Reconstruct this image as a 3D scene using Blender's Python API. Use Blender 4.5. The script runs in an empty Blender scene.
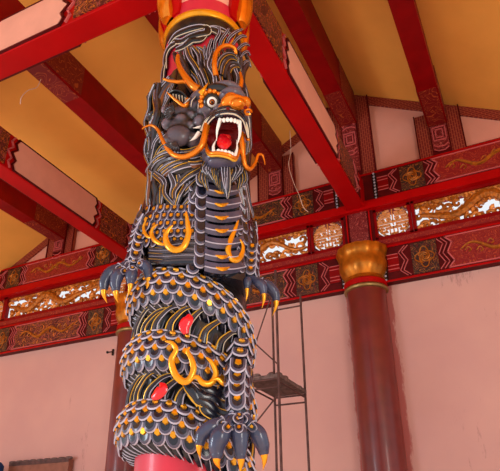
import bpy, math, random
from mathutils import Vector, Matrix, noise
random.seed(7)
PI = math.pi
sc = bpy.context.scene
COL = sc.collection

# ------------------------------------------------------------------ camera
RM = ((0.8939590174638661, 0.19694963724828576, 0.4025520056500109),
      (0.4481475498075441, -0.3949248927872621, -0.8019963233447297),
      (0.00102492271542454, 0.8973545394350765, -0.4413091661054518))
CAM = Vector((0, 0, 1.6))
FPX, PPX, PPY = 585.6, 237.7, 264.8
cd = bpy.data.cameras.new('camera')
cd.sensor_fit = 'HORIZONTAL'
cd.sensor_width = 36
cd.lens = FPX / 500 * 36
cd.shift_x = (250 - PPX) / 500
cd.shift_y = (PPY - 235.5) / 500
cam = bpy.data.objects.new('camera', cd)
COL.objects.link(cam)
cam.matrix_world = Matrix.Translation(CAM) @ Matrix(RM).to_4x4()
sc.camera = cam

# ------------------------------------------------------------------ world, daylight, exposure
w = bpy.data.worlds.new('sky')
sc.world = w
w.use_nodes = True
bgn = w.node_tree.nodes['Background']
bgn.inputs[0].default_value = (0.93, 0.96, 1.0, 1)
bgn.inputs[1].default_value = 0.95

def area(name, loc, target, sx, sy, power, color):
    l = bpy.data.lights.new(name, 'AREA')
    l.shape = 'RECTANGLE'; l.size = sx; l.size_y = sy; l.energy = power; l.color = color
    o = bpy.data.objects.new(name, l); COL.objects.link(o)
    o.location = loc
    o.rotation_euler = (Vector(target) - Vector(loc)).to_track_quat('-Z', 'Y').to_euler()
    return o
sl = bpy.data.lights.new('sun', 'SUN'); sl.energy = 7.0; sl.angle = 0.02; sl.color = (1.0, 0.95, 0.88)
so = bpy.data.objects.new('sun', sl); COL.objects.link(so)
so.rotation_euler = Vector((0.25, 0.55, -0.83)).to_track_quat('-Z', 'Y').to_euler()
area('daylight_left', (-9.5, -3.0, 3.0), (-2.2, 3.5, 3.5), 2, 3, 330, (0.80, 0.89, 1.0))
area('daylight_right', (4.5, -1.5, 3.2), (-2.0, 3.5, 4.0), 1.5, 3, 170, (1.0, 0.94, 0.86))

sc.view_settings.view_transform = 'Standard'
sc.view_settings.look = 'None'
sc.view_settings.exposure = 0.0
sc.view_settings.gamma = 1
sc.view_settings.use_curve_mapping = False

# ------------------------------------------------------------------ materials
def lin(c):
    return tuple(((x / 255) / 12.92 if x <= 10 else ((x / 255 + 0.055) / 1.055) ** 2.4) for x in c) + (1,)

def mat(name, rgb, rough=0.6, metal=0.0, coat=0.0, var=0.0, vscale=4.0, bump=0.0, bscale=60):
    m = bpy.data.materials.new(name); m.use_nodes = True
    nt = m.node_tree; b = nt.nodes['Principled BSDF']
    b.inputs['Roughness'].default_value = rough
    b.inputs['Metallic'].default_value = metal
    b.inputs['Coat Weight'].default_value = coat * .55
    b.inputs['Coat Roughness'].default_value = 0.08
    b.inputs['Specular IOR Level'].default_value = 0.4 if coat or metal else 0.15
    c = lin(rgb)
    tc = nt.nodes.new('ShaderNodeTexCoord')
    n = nt.nodes.new('ShaderNodeTexNoise'); n.inputs['Scale'].default_value = vscale
    n.inputs['Detail'].default_value = 6
    nt.links.new(tc.outputs['Object'], n.inputs['Vector'])
    r = nt.nodes.new('ShaderNodeValToRGB')
    r.color_ramp.elements[0].position = 0.3; r.color_ramp.elements[1].position = 0.7
    r.color_ramp.elements[0].color = tuple(x * (1 - var) for x in c[:3]) + (1,)
    r.color_ramp.elements[1].color = tuple(min(1, x * (1 + var)) for x in c[:3]) + (1,)
    nt.links.new(n.outputs['Fac'], r.inputs[0])
    nt.links.new(r.outputs[0], b.inputs['Base Color'])
    if bump:
        n2 = nt.nodes.new('ShaderNodeTexNoise'); n2.inputs['Scale'].default_value = bscale
        nt.links.new(tc.outputs['Object'], n2.inputs['Vector'])
        bp = nt.nodes.new('ShaderNodeBump'); bp.inputs['Strength'].default_value = bump
        nt.links.new(n2.outputs['Fac'], bp.inputs['Height']); nt.links.new(bp.outputs[0], b.inputs['Normal'])
    return m

def scroll_mat(name, base, line, scale=9, width=0.06, line2=None, rough=0.5, bump=0.3):
    """painted scrollwork: thin wandering lines over a ground colour"""
    m = bpy.data.materials.new(name); m.use_nodes = True
    nt = m.node_tree; b = nt.nodes['Principled BSDF']; b.inputs['Roughness'].default_value = rough
    tc = nt.nodes.new('ShaderNodeTexCoord')
    def lines(sc_, seed, wd):
        mp = nt.nodes.new('ShaderNodeMapping'); mp.inputs['Location'].default_value = (seed, seed * 2, seed)
        nt.links.new(tc.outputs['Object'], mp.inputs['Vector'])
        n = nt.nodes.new('ShaderNodeTexNoise'); n.inputs['Scale'].default_value = sc_
        n.inputs['Detail'].default_value = 1.0; n.inputs['Distortion'].default_value = 1.2
        nt.links.new(mp.outputs[0], n.inputs['Vector'])
        k = nt.nodes.new('ShaderNodeMath'); k.operation = 'MULTIPLY'; k.inputs[1].default_value = 7
        nt.links.new(n.outputs['Fac'], k.inputs[0])
        f = nt.nodes.new('ShaderNodeMath'); f.operation = 'FRACT'; nt.links.new(k.outputs[0], f.inputs[0])
        s = nt.nodes.new('ShaderNodeMath'); s.operation = 'SUBTRACT'; s.inputs[1].default_value = 0.5
        nt.links.new(f.outputs[0], s.inputs[0])
        a = nt.nodes.new('ShaderNodeMath'); a.operation = 'ABSOLUTE'; nt.links.new(s.outputs[0], a.inputs[0])
        r = nt.nodes.new('ShaderNodeValToRGB')
        r.color_ramp.elements[0].position = wd; r.color_ramp.elements[0].color = (1, 1, 1, 1)
        r.color_ramp.elements[1].position = wd + 0.06; r.color_ramp.elements[1].color = (0, 0, 0, 1)
        nt.links.new(a.outputs[0], r.inputs[0])
        return r
    l1 = lines(scale, 0.0, width)
    mx = nt.nodes.new('ShaderNodeMixRGB'); mx.inputs[1].default_value = lin(base); mx.inputs[2].default_value = lin(line)
    nt.links.new(l1.outputs[0], mx.inputs[0])
    out = mx
    if line2:
        l2 = lines(scale * 0.8, 7.3, width * 0.7)
        m2 = nt.nodes.new('ShaderNodeMixRGB'); m2.inputs[2].default_value = lin(line2)
        nt.links.new(out.outputs[0], m2.inputs[1]); nt.links.new(l2.outputs[0], m2.inputs[0]); out = m2
    nt.links.new(out.outputs[0], b.inputs['Base Color'])
    if bump:
        bp = nt.nodes.new('ShaderNodeBump'); bp.inputs['Strength'].default_value = bump; bp.inputs['Distance'].default_value = 0.01
        nt.links.new(l1.outputs[0], bp.inputs['Height']); nt.links.new(bp.outputs[0], b.inputs['Normal'])
    return m

def key_mat(name, base, line, sx=14, sy=22, rot=0):
    """meander / key border: rectangular brick-like line pattern"""
    m = bpy.data.materials.new(name); m.use_nodes = True
    nt = m.node_tree; b = nt.nodes['Principled BSDF']; b.inputs['Roughness'].default_value = 0.55
    tc = nt.nodes.new('ShaderNodeTexCoord')
    sp = nt.nodes.new('ShaderNodeSeparateXYZ'); cb = nt.nodes.new('ShaderNodeCombineXYZ')
    nt.links.new(tc.outputs['Object'], sp.inputs[0])
    nt.links.new(sp.outputs[0 if not rot else 2], cb.inputs[0]); nt.links.new(sp.outputs[2 if not rot else 0], cb.inputs[1])
    br = nt.nodes.new('ShaderNodeTexBrick'); br.inputs['Scale'].default_value = 1
    br.inputs['Brick Width'].default_value = 0.10; br.inputs['Row Height'].default_value = 0.038
    br.inputs['Mortar Size'].default_value = 0.007; br.inputs['Mortar Smooth'].default_value = 0.2
    br.inputs['Color1'].default_value = lin(base); br.inputs['Color2'].default_value = lin(base)
    br.inputs['Mortar'].default_value = lin(line)
    nt.links.new(cb.outputs[0], br.inputs['Vector']); nt.links.new(br.outputs['Color'], b.inputs['Base Color'])
    return m

def edge_mat(name, dark, pale, lo=0.49, hi=0.56, rough=0.35, coat=0.5):
    """dark lacquer dry-brushed with a pale colour on raised ridges (highlights painted in as well)"""
    m = bpy.data.materials.new(name); m.use_nodes = True
    nt = m.node_tree; b = nt.nodes['Principled BSDF']
    b.inputs['Roughness'].default_value = rough; b.inputs['Coat Weight'].default_value = coat * .5; b.inputs['Specular IOR Level'].default_value = 0.35
    b.inputs['Coat Roughness'].default_value = 0.12
    g = nt.nodes.new('ShaderNodeNewGeometry'); r = nt.nodes.new('ShaderNodeValToRGB')
    r.color_ramp.elements[0].position = lo; r.color_ramp.elements[0].color = lin(dark)
    r.color_ramp.elements[1].position = hi; r.color_ramp.elements[1].color = lin(pale)
    nt.links.new(g.outputs['Pointiness'], r.inputs[0]); nt.links.new(r.outputs[0], b.inputs['Base Color'])
    return m

def wall_mat(name, base, base2, stain, streak=True):
    m = bpy.data.materials.new(name); m.use_nodes = True
    nt = m.node_tree; b = nt.nodes['Principled BSDF']; b.inputs['Roughness'].default_value = 0.85
    tc = nt.nodes.new('ShaderNodeTexCoord')
    n = nt.nodes.new('ShaderNodeTexNoise'); n.inputs['Scale'].default_value = 0.8; n.inputs['Detail'].default_value = 8
    nt.links.new(tc.outputs['Object'], n.inputs['Vector'])
    r = nt.nodes.new('ShaderNodeValToRGB'); r.color_ramp.elements[0].position = 0.35; r.color_ramp.elements[1].position = 0.65
    r.color_ramp.elements[0].color = lin(base); r.color_ramp.elements[1].color = lin(base2)
    nt.links.new(n.outputs['Fac'], r.inputs[0])
    mp = nt.nodes.new('ShaderNodeMapping'); mp.inputs['Scale'].default_value = (7, 7, 1.6)
    nt.links.new(tc.outputs['Object'], mp.inputs['Vector'])
    n2 = nt.nodes.new('ShaderNodeTexNoise'); n2.inputs['Scale'].default_value = 1.0; n2.inputs['Detail'].default_value = 12
    n2.inputs['Roughness'].default_value = 0.75
    nt.links.new(mp.outputs[0], n2.inputs['Vector'])
    n3 = nt.nodes.new('ShaderNodeTexNoise'); n3.inputs['Scale'].default_value = 0.55; n3.inputs['Detail'].default_value = 2
    nt.links.new(tc.outputs['Object'], n3.inputs['Vector'])
    ml = nt.nodes.new('ShaderNodeMath'); ml.operation = 'MULTIPLY'
    nt.links.new(n2.outputs['Fac'], ml.inputs[0]); nt.links.new(n3.outputs['Fac'], ml.inputs[1])
    r2 = nt.nodes.new('ShaderNodeValToRGB'); r2.color_ramp.elements[0].position = 0.325; r2.color_ramp.elements[1].position = 0.37
    r2.color_ramp.elements[0].color = (0, 0, 0, 1); r2.color_ramp.elements[1].color = (0.55, 0.55, 0.55, 1)
    nt.links.new(ml.outputs[0], r2.inputs[0])
    mx = nt.nodes.new('ShaderNodeMixRGB'); mx.inputs[2].default_value = lin(stain)
    nt.links.new(r2.outputs[0], mx.inputs[0]); nt.links.new(r.outputs[0], mx.inputs[1])
    # red paint slopped on the plaster beside the columns
    sx = nt.nodes.new('ShaderNodeSeparateXYZ'); nt.links.new(tc.outputs['Object'], sx.inputs[0])
    out = mx
    for cx_ in (-1.97, -6.37):
        a = nt.nodes.new('ShaderNodeMath'); a.operation = 'SUBTRACT'; a.inputs[1].default_value = cx_; nt.links.new(sx.outputs[0], a.inputs[0])
        c = nt.nodes.new('ShaderNodeMath'); c.operation = 'ABSOLUTE'; nt.links.new(a.outputs[0], c.inputs[0])
        d = nt.nodes.new('ShaderNodeMath'); d.operation = 'MULTIPLY'; d.inputs[1].default_value = 0.30; nt.links.new(n2.outputs['Fac'], d.inputs[0])
        e = nt.nodes.new('ShaderNodeMath'); e.operation = 'SUBTRACT'; nt.links.new(c.outputs[0], e.inputs[0]); nt.links.new(d.outputs[0], e.inputs[1])
        r3 = nt.nodes.new('ShaderNodeValToRGB'); r3.color_ramp.elements[0].position = 0.20; r3.color_ramp.elements[1].position = 0.23
        r3.color_ramp.elements[0].color = (.75, .75, .75, 1); r3.color_ramp.elements[1].color = (0, 0, 0, 1); nt.links.new(e.outputs[0], r3.inputs[0])
        m3 = nt.nodes.new('ShaderNodeMixRGB'); m3.inputs[2].default_value = lin((170, 60, 56))
        nt.links.new(r3.outputs[0], m3.inputs[0]); nt.links.new(out.outputs[0], m3.inputs[1]); out = m3
    nt.links.new(out.outputs[0], b.inputs['Base Color'])
    return m

M = dict(
    red=mat('red_lacquer', (172, 0, 3), 0.42, var=0.12, vscale=2),
    dred=mat('dark_red_paint', (136, 3, 6), 0.5, var=0.15),
    deep=mat('deep_red_paint', (84, 8, 10), 0.55, var=0.25, vscale=8),
    pinkline=mat('pink_line_paint', (200, 96, 96), 0.5),
    pinkpanel=mat('pale_pink_panel', (232, 164, 140), 0.7, var=0.06, vscale=3),
    gable=mat('pink_plaster', (220, 154, 134), 0.8, var=0.05, vscale=2),
    ceil=mat('ochre_ceiling_paint', (250, 178, 84), 0.75, var=0.07, vscale=1.2),
    pillar=mat('oxblood_pillar_paint', (118, 36, 30), 0.35, var=0.22, vscale=3, coat=0.3),
    crimson=mat('crimson_shaft_paint', (205, 40, 62), 0.4, var=0.1, coat=0.3),
    gold=mat('gold_paint', (240, 160, 20), 0.25, 0.55, coat=0.4, var=0.12, vscale=14),
    ogold=mat('orange_gold_paint', (228, 126, 14), 0.22, 0.6, coat=0.4, var=0.15, vscale=10),
    dgold=mat('antique_gold_carving', (176, 100, 26), 0.4, 0.4, var=0.4, vscale=20),
    lgold=mat('lattice_gold_paint', (240, 156, 78), 0.45, 0.2, var=0.2, vscale=20),
    white=mat('ivory_enamel', (245, 240, 232), 0.25, coat=0.5),
    tongue=mat('tongue_red_enamel', (228, 20, 34), 0.2, coat=0.7),
    maw=mat('mouth_dark_red', (110, 10, 12), 0.4, var=0.3, vscale=12),
    black=mat('black_lacquer', (16, 14, 18), 0.25, coat=0.5),
    slate=mat('slate_lacquer', (24, 26, 40), 0.24, coat=0.6, var=0.35, vscale=12),
    bluegrey=mat('blue_grey_lacquer', (58, 62, 88), 0.25, coat=0.7, var=0.25, vscale=10),
    umber=mat('dark_umber_lacquer', (20, 16, 19), 0.32, coat=0.5, var=0.3, vscale=10),
    pale=mat('lavender_white_paint', (186, 180, 196), 0.35, var=0.15, vscale=14),
    mid=mat('slate_lavender_lacquer', (76, 72, 94), 0.3, coat=0.5, var=0.25, vscale=14),
    hairmid=mat('smoky_hair_midtone', (56, 50, 60), 0.3, coat=0.4, var=0.3, vscale=14),
    tan=mat('tan_brown_lacquer', (120, 66, 30), 0.3, coat=0.4, var=0.3, vscale=14),
    antique=mat('antique_gold', (190, 112, 24), 0.3, 0.6, var=0.3, vscale=8, bump=0.4, bscale=26),
    cream=mat('cream_line_paint', (214, 200, 176), 0.35),
    gline=mat('gold_line_paint', (226, 170, 50), 0.3, 0.3),
    head=edge_mat('head_lacquer', (26, 22, 26), (132, 116, 130), 0.492, 0.548),  # pale ridges also put the cheek highlights into the colour
    steel=mat('rusty_scaffold_steel', (92, 62, 58), 0.6, 0.3, var=0.4, vscale=12),
    plank=mat('grey_dusty_plank', (112, 92, 88), 0.9, var=0.4, vscale=16, bump=0.6),
    board=mat('brown_board', (150, 100, 84), 0.85, var=0.15, vscale=10),
    blue=mat('blue_plastic', (30, 70, 130), 0.5),
    cord=mat('pale_cord', (228, 196, 176), 0.7),
    bronze=mat('bronze_ring', (150, 120, 70), 0.35, 0.6),
    stone=mat('granite_floor', (190, 172, 160), 0.6, var=0.15, vscale=6),
    sg=scroll_mat('gold_scrollwork_on_red', (78, 6, 8), (198, 104, 28), 6, 0.07, (150, 60, 60)),
    sred=scroll_mat('orange_scrollwork_on_red', (134, 8, 10), (176, 60, 28), 7, 0.06, None),
    sdark=scroll_mat('green_gold_scrollwork', (44, 20, 12), (150, 88, 26), 7, 0.07, (100, 14, 14)),
    send=scroll_mat('gold_scroll_on_dark_red', (120, 6, 8), (176, 84, 34), 5, 0.04, None),
    spink=scroll_mat('pink_scrollwork_on_red', (110, 6, 10), (180, 84, 76), 9, 0.06, None),
    key=key_mat('key_border', (116, 12, 12), (160, 76, 50)),
    keyv=key_mat('key_border_upright', (116, 12, 12), (160, 76, 50), rot=1),
    wall=wall_mat('pink_plaster_wall', (210, 158, 150), (220, 168, 156), (150, 100, 94)),
)

# ------------------------------------------------------------------ mesh builder
class MB:
    def __init__(s): s.v = []; s.f = []; s.m = []; s.mats = []
    def mi(s, k):
        if k not in s.mats: s.mats.append(k)
        return s.mats.index(k)
    def add(s, vs, fs, k):
        n = len(s.v); i = s.mi(k)
        s.v += [tuple(v) for v in vs]; s.f += [tuple(a + n for a in f) for f in fs]; s.m += [i] * len(fs)
    def box(s, x0, x1, y0, y1, z0, z1, k):
        vs = [(x, y, z) for x in (x0, x1) for y in (y0, y1) for z in (z0, z1)]
        s.add(vs, [(0, 1, 3, 2), (4, 6, 7, 5), (0, 4, 5, 1), (2, 3, 7, 6), (0, 2, 6, 4), (1, 5, 7, 3)], k)
    def prism(s, poly, a, b, axis, k):
        """poly: 2D outline; extruded from a to b along axis ('x','y','z')"""
        def P(p, t):
            return {'y': (p[0], t, p[1]), 'x': (t, p[0], p[1]), 'z': (p[0], p[1], t)}[axis]
        n = len(poly)
        vs = [P(p, a) for p in poly] + [P(p, b) for p in poly]
        fs = [tuple(range(n)), tuple(range(2 * n - 1, n - 1, -1))] + [(i, i + n, (i + 1) % n + n, (i + 1) % n) for i in range(n)]
        s.add(vs, fs, k)
    def ell(s, c, r, k, nu=14, nv=9, rot=None):
        c = Vector(c); r = (r, r, r) if not hasattr(r, '__len__') else r
        vs = []; fs = []
        for j in range(nv + 1):
            ph = PI * j / nv
            for i in range(nu):
                th = 2 * PI * i / nu
                p = Vector((r[0] * math.sin(ph) * math.cos(th), r[1] * math.sin(ph) * math.sin(th), r[2] * math.cos(ph)))
                if rot: p = rot @ p
                vs.append(c + p)
        for j in range(nv):
            for i in range(nu):
                a = j * nu + i; b = j * nu + (i + 1) % nu
                fs.append((a, b, b + nu, a + nu))
        s.add(vs, fs, k)
    def tube(s, pts, rad, k, seg=7, nrm=None, flat=1.0, cap=True):
        """pts list; rad list or value; nrm: function(point)->outward, used with flat to squash"""
        n = len(pts)
        if not hasattr(rad, '__len__'): rad = [rad] * n
        vs = []; fs = []
        ref = Vector((0.3, 0.5, 0.8))
        for i, p in enumerate(pts):
            t = (pts[min(i + 1, n - 1)] - pts[max(i - 1, 0)])
            if t.length < 1e-9: t = Vector((0, 0, 1))
            t.normalize()
            o = nrm(p) if nrm else ref
            o = o - t * o.dot(t)
            if o.length < 1e-6: o = Vector((1, 0, 0)) - t * t.x
            o.normalize(); q = t.cross(o); ref = o
            for a in range(seg):
                an = 2 * PI * a / seg
                vs.append(p + (o * math.cos(an) * flat + q * math.sin(an)) * rad[i])
        for i in range(n - 1):
            for a in range(seg):
                x = i * seg + a; y = i * seg + (a + 1) % seg
                fs.append((x, y, y + seg, x + seg))
        if cap:
            fs.append(tuple(range(seg - 1, -1, -1))); fs.append(tuple((n - 1) * seg + a for a in range(seg)))
        s.add(vs, fs, k)
    def lathe(s, prof, c, k, seg=48):
        """prof: (r, z) list, about vertical axis at c"""
        vs = []; fs = []
        for r, z in prof:
            for i in range(seg):
                a = 2 * PI * i / seg
                vs.append((c[0] + r * math.cos(a), c[1] + r * math.sin(a), z))
        for j in range(len(prof) - 1):
            for i in range(seg):
                a = j * seg + i; b = j * seg + (i + 1) % seg
                fs.append((a, b, b + seg, a + seg))
        s.add(vs, fs, k)
    def line(s, poly, wd, y0, y1, k, closed=False, axis='y'):
        """raised flat strip following a 2D polyline on a face"""
        n = len(poly); L = n if closed else n - 1
        for i in range(L):
            a = Vector(poly[i]); b = Vector(poly[(i + 1) % n]); d = (b - a)
            if d.length < 1e-6: continue
            d.normalize(); q = Vector((-d.y, d.x)) * wd / 2; e = d * wd * 0.4
            s.prism([tuple(a - e + q), tuple(b + e + q), tuple(b + e - q), tuple(a - e - q)], y0, y1, axis, k)
    def build(s, name, parent=None, smooth=True, angle=40):
        me = bpy.data.meshes.new(name)
        me.from_pydata(s.v, [], s.f)
        for k in s.mats: me.materials.append(M[k] if isinstance(k, str) else k)
        me.polygons.foreach_set('material_index', s.m)
        if smooth:
            me.polygons.foreach_set('use_smooth', [True] * len(me.polygons))
            me.set_sharp_from_angle(angle=math.radians(angle))
        me.update()
        o = bpy.data.objects.new(name, me); COL.objects.link(o)
        if parent: o.parent = parent
        return o

def empty(name, loc, label, cat, group=None):
    o = bpy.data.objects.new(name, None); COL.objects.link(o)
    o.empty_display_size = 0.1
    o['label'] = label; o['category'] = cat
    if group: o['group'] = group
    return o
def tag(o, label, cat, group=None):
    o['label'] = label; o['category'] = cat
    if group: o['group'] = group
    return o
def struct(o):
    o['kind'] = 'structure'; return o

def catmull(P, n=8):
    P = [Vector(p) for p in P]
    if len(P) < 3: return [P[0].lerp(P[-1], i / n) for i in range(n + 1)]
    out = []
    Q = [P[0] * 2 - P[1]] + P + [P[-1] * 2 - P[-2]]
    for i in range(1, len(Q) - 2):
        a, b, c, d = Q[i - 1:i + 3]
        for j in range(n):
            t = j / n
            out.append(0.5 * ((2 * b) + (c - a) * t + (2 * a - 5 * b + 4 * c - d) * t * t + (3 * b - a - 3 * c + d) * t ** 3))
    out.append(P[-1].copy())
    return out

# ------------------------------------------------------------------ measured layout
YW = 8.40                        # face line of the back wall's timber band
CX = -1.97; CX2 = -6.37; BAY = 4.40
AX = Vector((CX, 3.25, 0))       # axis of the dragon column
EF = Vector((-AX.x, -AX.y, 0)).normalized()      # from the column towards the viewer's side
ER = Vector((-EF.y, EF.x, 0))
RS = 0.33                        # shaft radius

# ------------------------------------------------------------------ room shell
b = MB(); b.box(-20, 10, -14, 12, -0.1, 0, 'stone'); struct(b.build('floor', smooth=False))
b = MB(); b.box(-14, 4, YW + 0.12, YW + 0.32, 0, 5.40, 'wall'); struct(b.build('wall_back', smooth=False))
def cz(x):
    P = [(-14, 5.4), (-8.6, 8.25), (-6.75, 7.75), (-4.97, 7.68), (CX, 9.33), (5, 5.5)]
    for (a, za), (c, zc) in zip(P, P[1:]):
        if a <= x <= c: return za + (zc - za) * (x - a) / (c - a)
    return 6
# gable wall above the timber band
xs = [-12.0, -8.6, -6.75, -4.97, CX, 1.6]
b = MB(); b.prism([(x, cz(x) + 0.02) for x in xs] + [(1.6, 7.38), (-12.0, 7.38)], YW + 0.1, YW + 0.3, 'y', 'gable')
struct(b.build('wall_gable', smooth=False))
# ceiling: sloping boarded soffit, thin slabs following the roof profile
pf = [-14, -8.6, -6.75, -4.97, CX, 5]
b = MB(); b.prism([(x, cz(x)) for x in pf] + [(x, cz(x) + 0.12) for x in reversed(pf)], -2.5, YW + 0.3, 'y', 'ceil')
struct(b.build('ceiling', smooth=False))

# key-pattern borders round the pink gable panels (raised boards)
def border(pts, wd, nm, k='key'):
    bb = MB(); bb.line(pts, wd, YW + 0.06, YW + 0.1, k); return struct(bb.build(nm, smooth=False))
def rk(x, off): return (x, cz(x) - off)
border([rk(-12.0, .09), rk(-8.6, .09)], .18, 'trim_1')
border([rk(-8.6, .09), rk(-6.75, .09)], .18, 'trim_2')
border([rk(-6.75, .09), rk(-4.97, .09)], .18, 'trim_3')
border([rk(-4.97, .09), rk(CX, .09)], .18, 'trim_4')
border([rk(CX, .09), rk(1.6, .09)], .18, 'trim_5')
border([(-12.0, 7.44), (1.6, 7.44)], .08, 'trim_6')

# gable posts
def gpost(x, label, half=0.36):
    e = empty('gable_post', (x, YW, 7.4), label, 'post', 'painted posts of the gable')
    zt = min(cz(x - half), cz(x + half)) - 0.02
    bb = MB(); bb.box(x - 0.15, x + 0.15, YW - 0.02, YW + 0.1, 7.40, zt, 'deep'); bb.build('shaft', e, False)
    for s in (-1, 1):
        bb = MB(); bb.box(x + s * (half if s < 0 else 0.15), x + s * (0.15 if s < 0 else half), YW + 0.02, YW + 0.1, 7.40, zt, 'keyv')
        bb.line([(x + s * half, 7.42), (x + s * half, zt)], 0.02, YW, YW + 0.02, 'deep')
        bb.build('key_border', e, False)
    bb = MB()
    bb.box(x - 0.13, x + 0.13, YW - 0.035, YW - 0.02, 7.5, zt - 0.05, 'spink')
    bb.build('painted_panel', e, False)
    bb = MB(); zc = (7.4 + zt) / 2 - 0.05
    for h, wd in ((0.13, 0.1), (0.08, 0.055)):
        bb.line([(x - wd, zc - h), (x + wd, zc - h), (x + wd, zc + h), (x - wd, zc + h)], 0.014, YW - 0.05, YW - 0.035, 'pinkline', True)
    for dz in (0.22, 0.30):
        for s in (-1, 1):
            bb.line([(x - 0.11, zc + s * dz), (x - 0.05, zc + s * (dz + .04)), (x + 0.05, zc + s * (dz + .04)), (x + 0.11, zc + s * dz)], 0.012, YW - 0.05, YW - 0.035, 'pinkline')
    bb.build('scroll_frame', e, False)
gpost(-0.49, 'red gable post with a pink line scroll frame, right of the widest pink gable panel')
gpost(CX, 'red gable post rising straight above the near wall column to the roof ridge', 0.38)
gpost(CX - 1.465, 'red gable post seen just right of the dragon head')
gpost(-8.6, 'small red gable post far left above the long painted beam')

# ------------------------------------------------------------------ roof purlins
def purlin(x, label, depth=0.45, near_end=None, wd=0.15):
    zb = min(cz(x - wd), cz(x + wd)) - depth
    e = empty('roof_purlin', (x, YW, zb), label, 'roof beam', 'roof purlins under the ochre ceiling')
    prof = [(x - wd, zb), (x + wd, zb), (x + wd, cz(x + wd) - .003), (x, cz(x) - .003), (x - wd, cz(x - wd) - .003)]
    bb = MB(); bb.prism(prof, -2.4, YW - 0.02, 'y', 'dred'); bb.build('timber', e, False)
    def pe(y0, y1, nm='painted_end'):
        b2 = MB()
        d = .012
        b2.box(x - wd + .02, x + wd - .02, y0, y1, zb - d, zb, 'send')
        b2.box(x + wd, x + wd + d, y0, y1, zb + 0.02, cz(x + wd) - 0.02, 'send')
        b2.box(x - wd - d, x - wd, y0, y1, zb + 0.02, cz(x - wd) - 0.02, 'send')
        b2.build(nm, e, False)
    pe(YW - .95, YW - 0.04)
    if near_end: pe(*near_end)
    return e
purlin(-0.49, 'dark red purlin at upper right running to the right gable post')
purlin(CX, 'wide dark red ridge purlin directly above the tie beam of the right column', 0.72)
purlin(CX - 1.465, 'dark red purlin passing behind the dragon column top')
purlin(-4.9, 'dark red purlin with painted scroll end, between the two left tie beams', 0.42, (3.6, 4.6))
purlin(-8.6, 'dark red purlin under the far left ceiling, half hidden below a tie beam', 0.4)

# ------------------------------------------------------------------ tie beams
def notched(a, b_, z0, z1, n=0.09):
    """panel outline with cusped ends"""
    h = z1 - z0; zm = (z0 + z1) / 2
    L = [(a + n, z0), (a + n * .5, z0 + h * .16), (a + n, z0 + h * .32), (a, zm), (a + n, z1 - h * .32), (a + n * .5, z1 - h * .16), (a + n, z1)]
    Rr = [(b_ - n, z1), (b_ - n * .5, z1 - h * .16), (b_ - n, z1 - h * .32), (b_, zm), (b_ - n, z0 + h * .32), (b_ - n * .5, z0 + h * .16), (b_ - n, z0)]
    return L + Rr
def tie_beam(axis, c, a, b_, p0, p1, label, z0=6.70, z1=7.30, hw=0.145, sides=(1, -1)):
    e = empty('tie_beam', (0, 0, 0), label, 'beam', 'bright red tie beams between columns')
    def box(bb, u0, u1, v0, v1, z0_, z1_, k):
        if axis == 'y': bb.box(v0, v1, u0, u1, z0_, z1_, k)
        else: bb.box(u0, u1, v0, v1, z0_, z1_, k)
    bb = MB(); box(bb, a, b_, c - hw, c + hw, z0, z1, 'red'); o = bb.build('timber', e, False)
    m = o.modifiers.new('bevel', 'BEVEL'); m.width = 0.012; m.segments = 2
    for s in sides:
        f0 = c + s * hw; f1 = c + s * (hw + .008); f2 = c + s * (hw + .016); f3 = c + s * (hw + .024)
        ex = 'x' if axis == 'y' else 'y'
        zz0, zz1 = z0 + .035, z1 - .03
        bb = MB(); bb.prism(notched(p0, p1, zz0, zz1), f0, f3, ex, 'pinkpanel'); bb.build('pink_panel', e, False)
        bb = MB(); bb.line(notched(p0 - .03, p1 + .03, zz0 - .012, zz1 + .012), .022, f0, f2 + s * .012, 'deep', True, ex)
        bb.line(notched(p0 - .11, p1 + .11, zz0, zz1)[:7], .022, f0, f3, 'pinkline', False, ex)
        bb.line(notched(p0 - .11, p1 + .11, zz0, zz1)[7:], .022, f0, f3, 'pinkline', False, ex)
        bb.build('panel_outline', e, False)
        for q0, q1 in ((a + .35, p0 - .12), (p1 + .12, b_ - .35)):
            if q1 - q0 < 0.2: continue
            L = q1 - q0
            bb = MB(); t0, t1 = (q0 + min(.45, L * .3), q1) if q0 < p0 else (q0, q1 - min(.45, L * .3))
            bb.prism([(t0, zz0), (t1, zz0), (t1, zz1), (t0, zz1)], f0, f2, ex, 'sg'); bb.build('painted_scroll', e, False)
            bb = MB()
            k0, k1 = (q0, t0) if q0 < p0 else (t1, q1)
            bb.prism([(k0, zz0), (k1, zz0), (k1, zz1), (k0, zz1)], f0, f1, ex, 'deep')
            zm = (zz0 + zz1) / 2; kk = k1 if q0 < p0 else k0; ko = k0 if q0 < p0 else k1; dr = 1 if q0 < p0 else -1
            for o_ in (0, .07):
                zig = [(kk - dr * (.02 + o_), zz0), (kk - dr * (.10 + o_), zz0 + .09), (kk - dr * (.10 + o_), zm - .09), (kk - dr * (.02 + o_), zm), (kk - dr * (.10 + o_), zm + .09), (kk - dr * (.10 + o_), zz1 - .09), (kk - dr * (.02 + o_), zz1)]
                bb.line(zig, .016, f0, f3, 'pinkline', False, ex)
            for dz in (-.09, .09):
                bb.line([(ko, zm + dz), (kk - dr * .18, zm + dz)], .016, f0, f3, 'pinkline', False, ex)
            bb.build('bracket_motif', e, False)
    return e
tie_beam('y', CX, 3.2, YW, 4.9, 6.86, 'bright red tie beam running from the dragon column top to the gold-capped right column')
tie_beam('y', CX2 - .03, -1.5, YW, 4.9, 6.86, 'bright red tie beam with pink panel slanting down at left towards the claw')
tie_beam('x', 3.35, -9.0, CX - .2, -6.9, -3.70, 'red tie beam with pink panel crossing the upper left corner', sides=(-1, 1))
tie_beam('x', 3.352, CX + .2, 3.0, -.3, 1.3, 'red tie beam leaving the dragon column top to the right', sides=(-1, 1))

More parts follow.
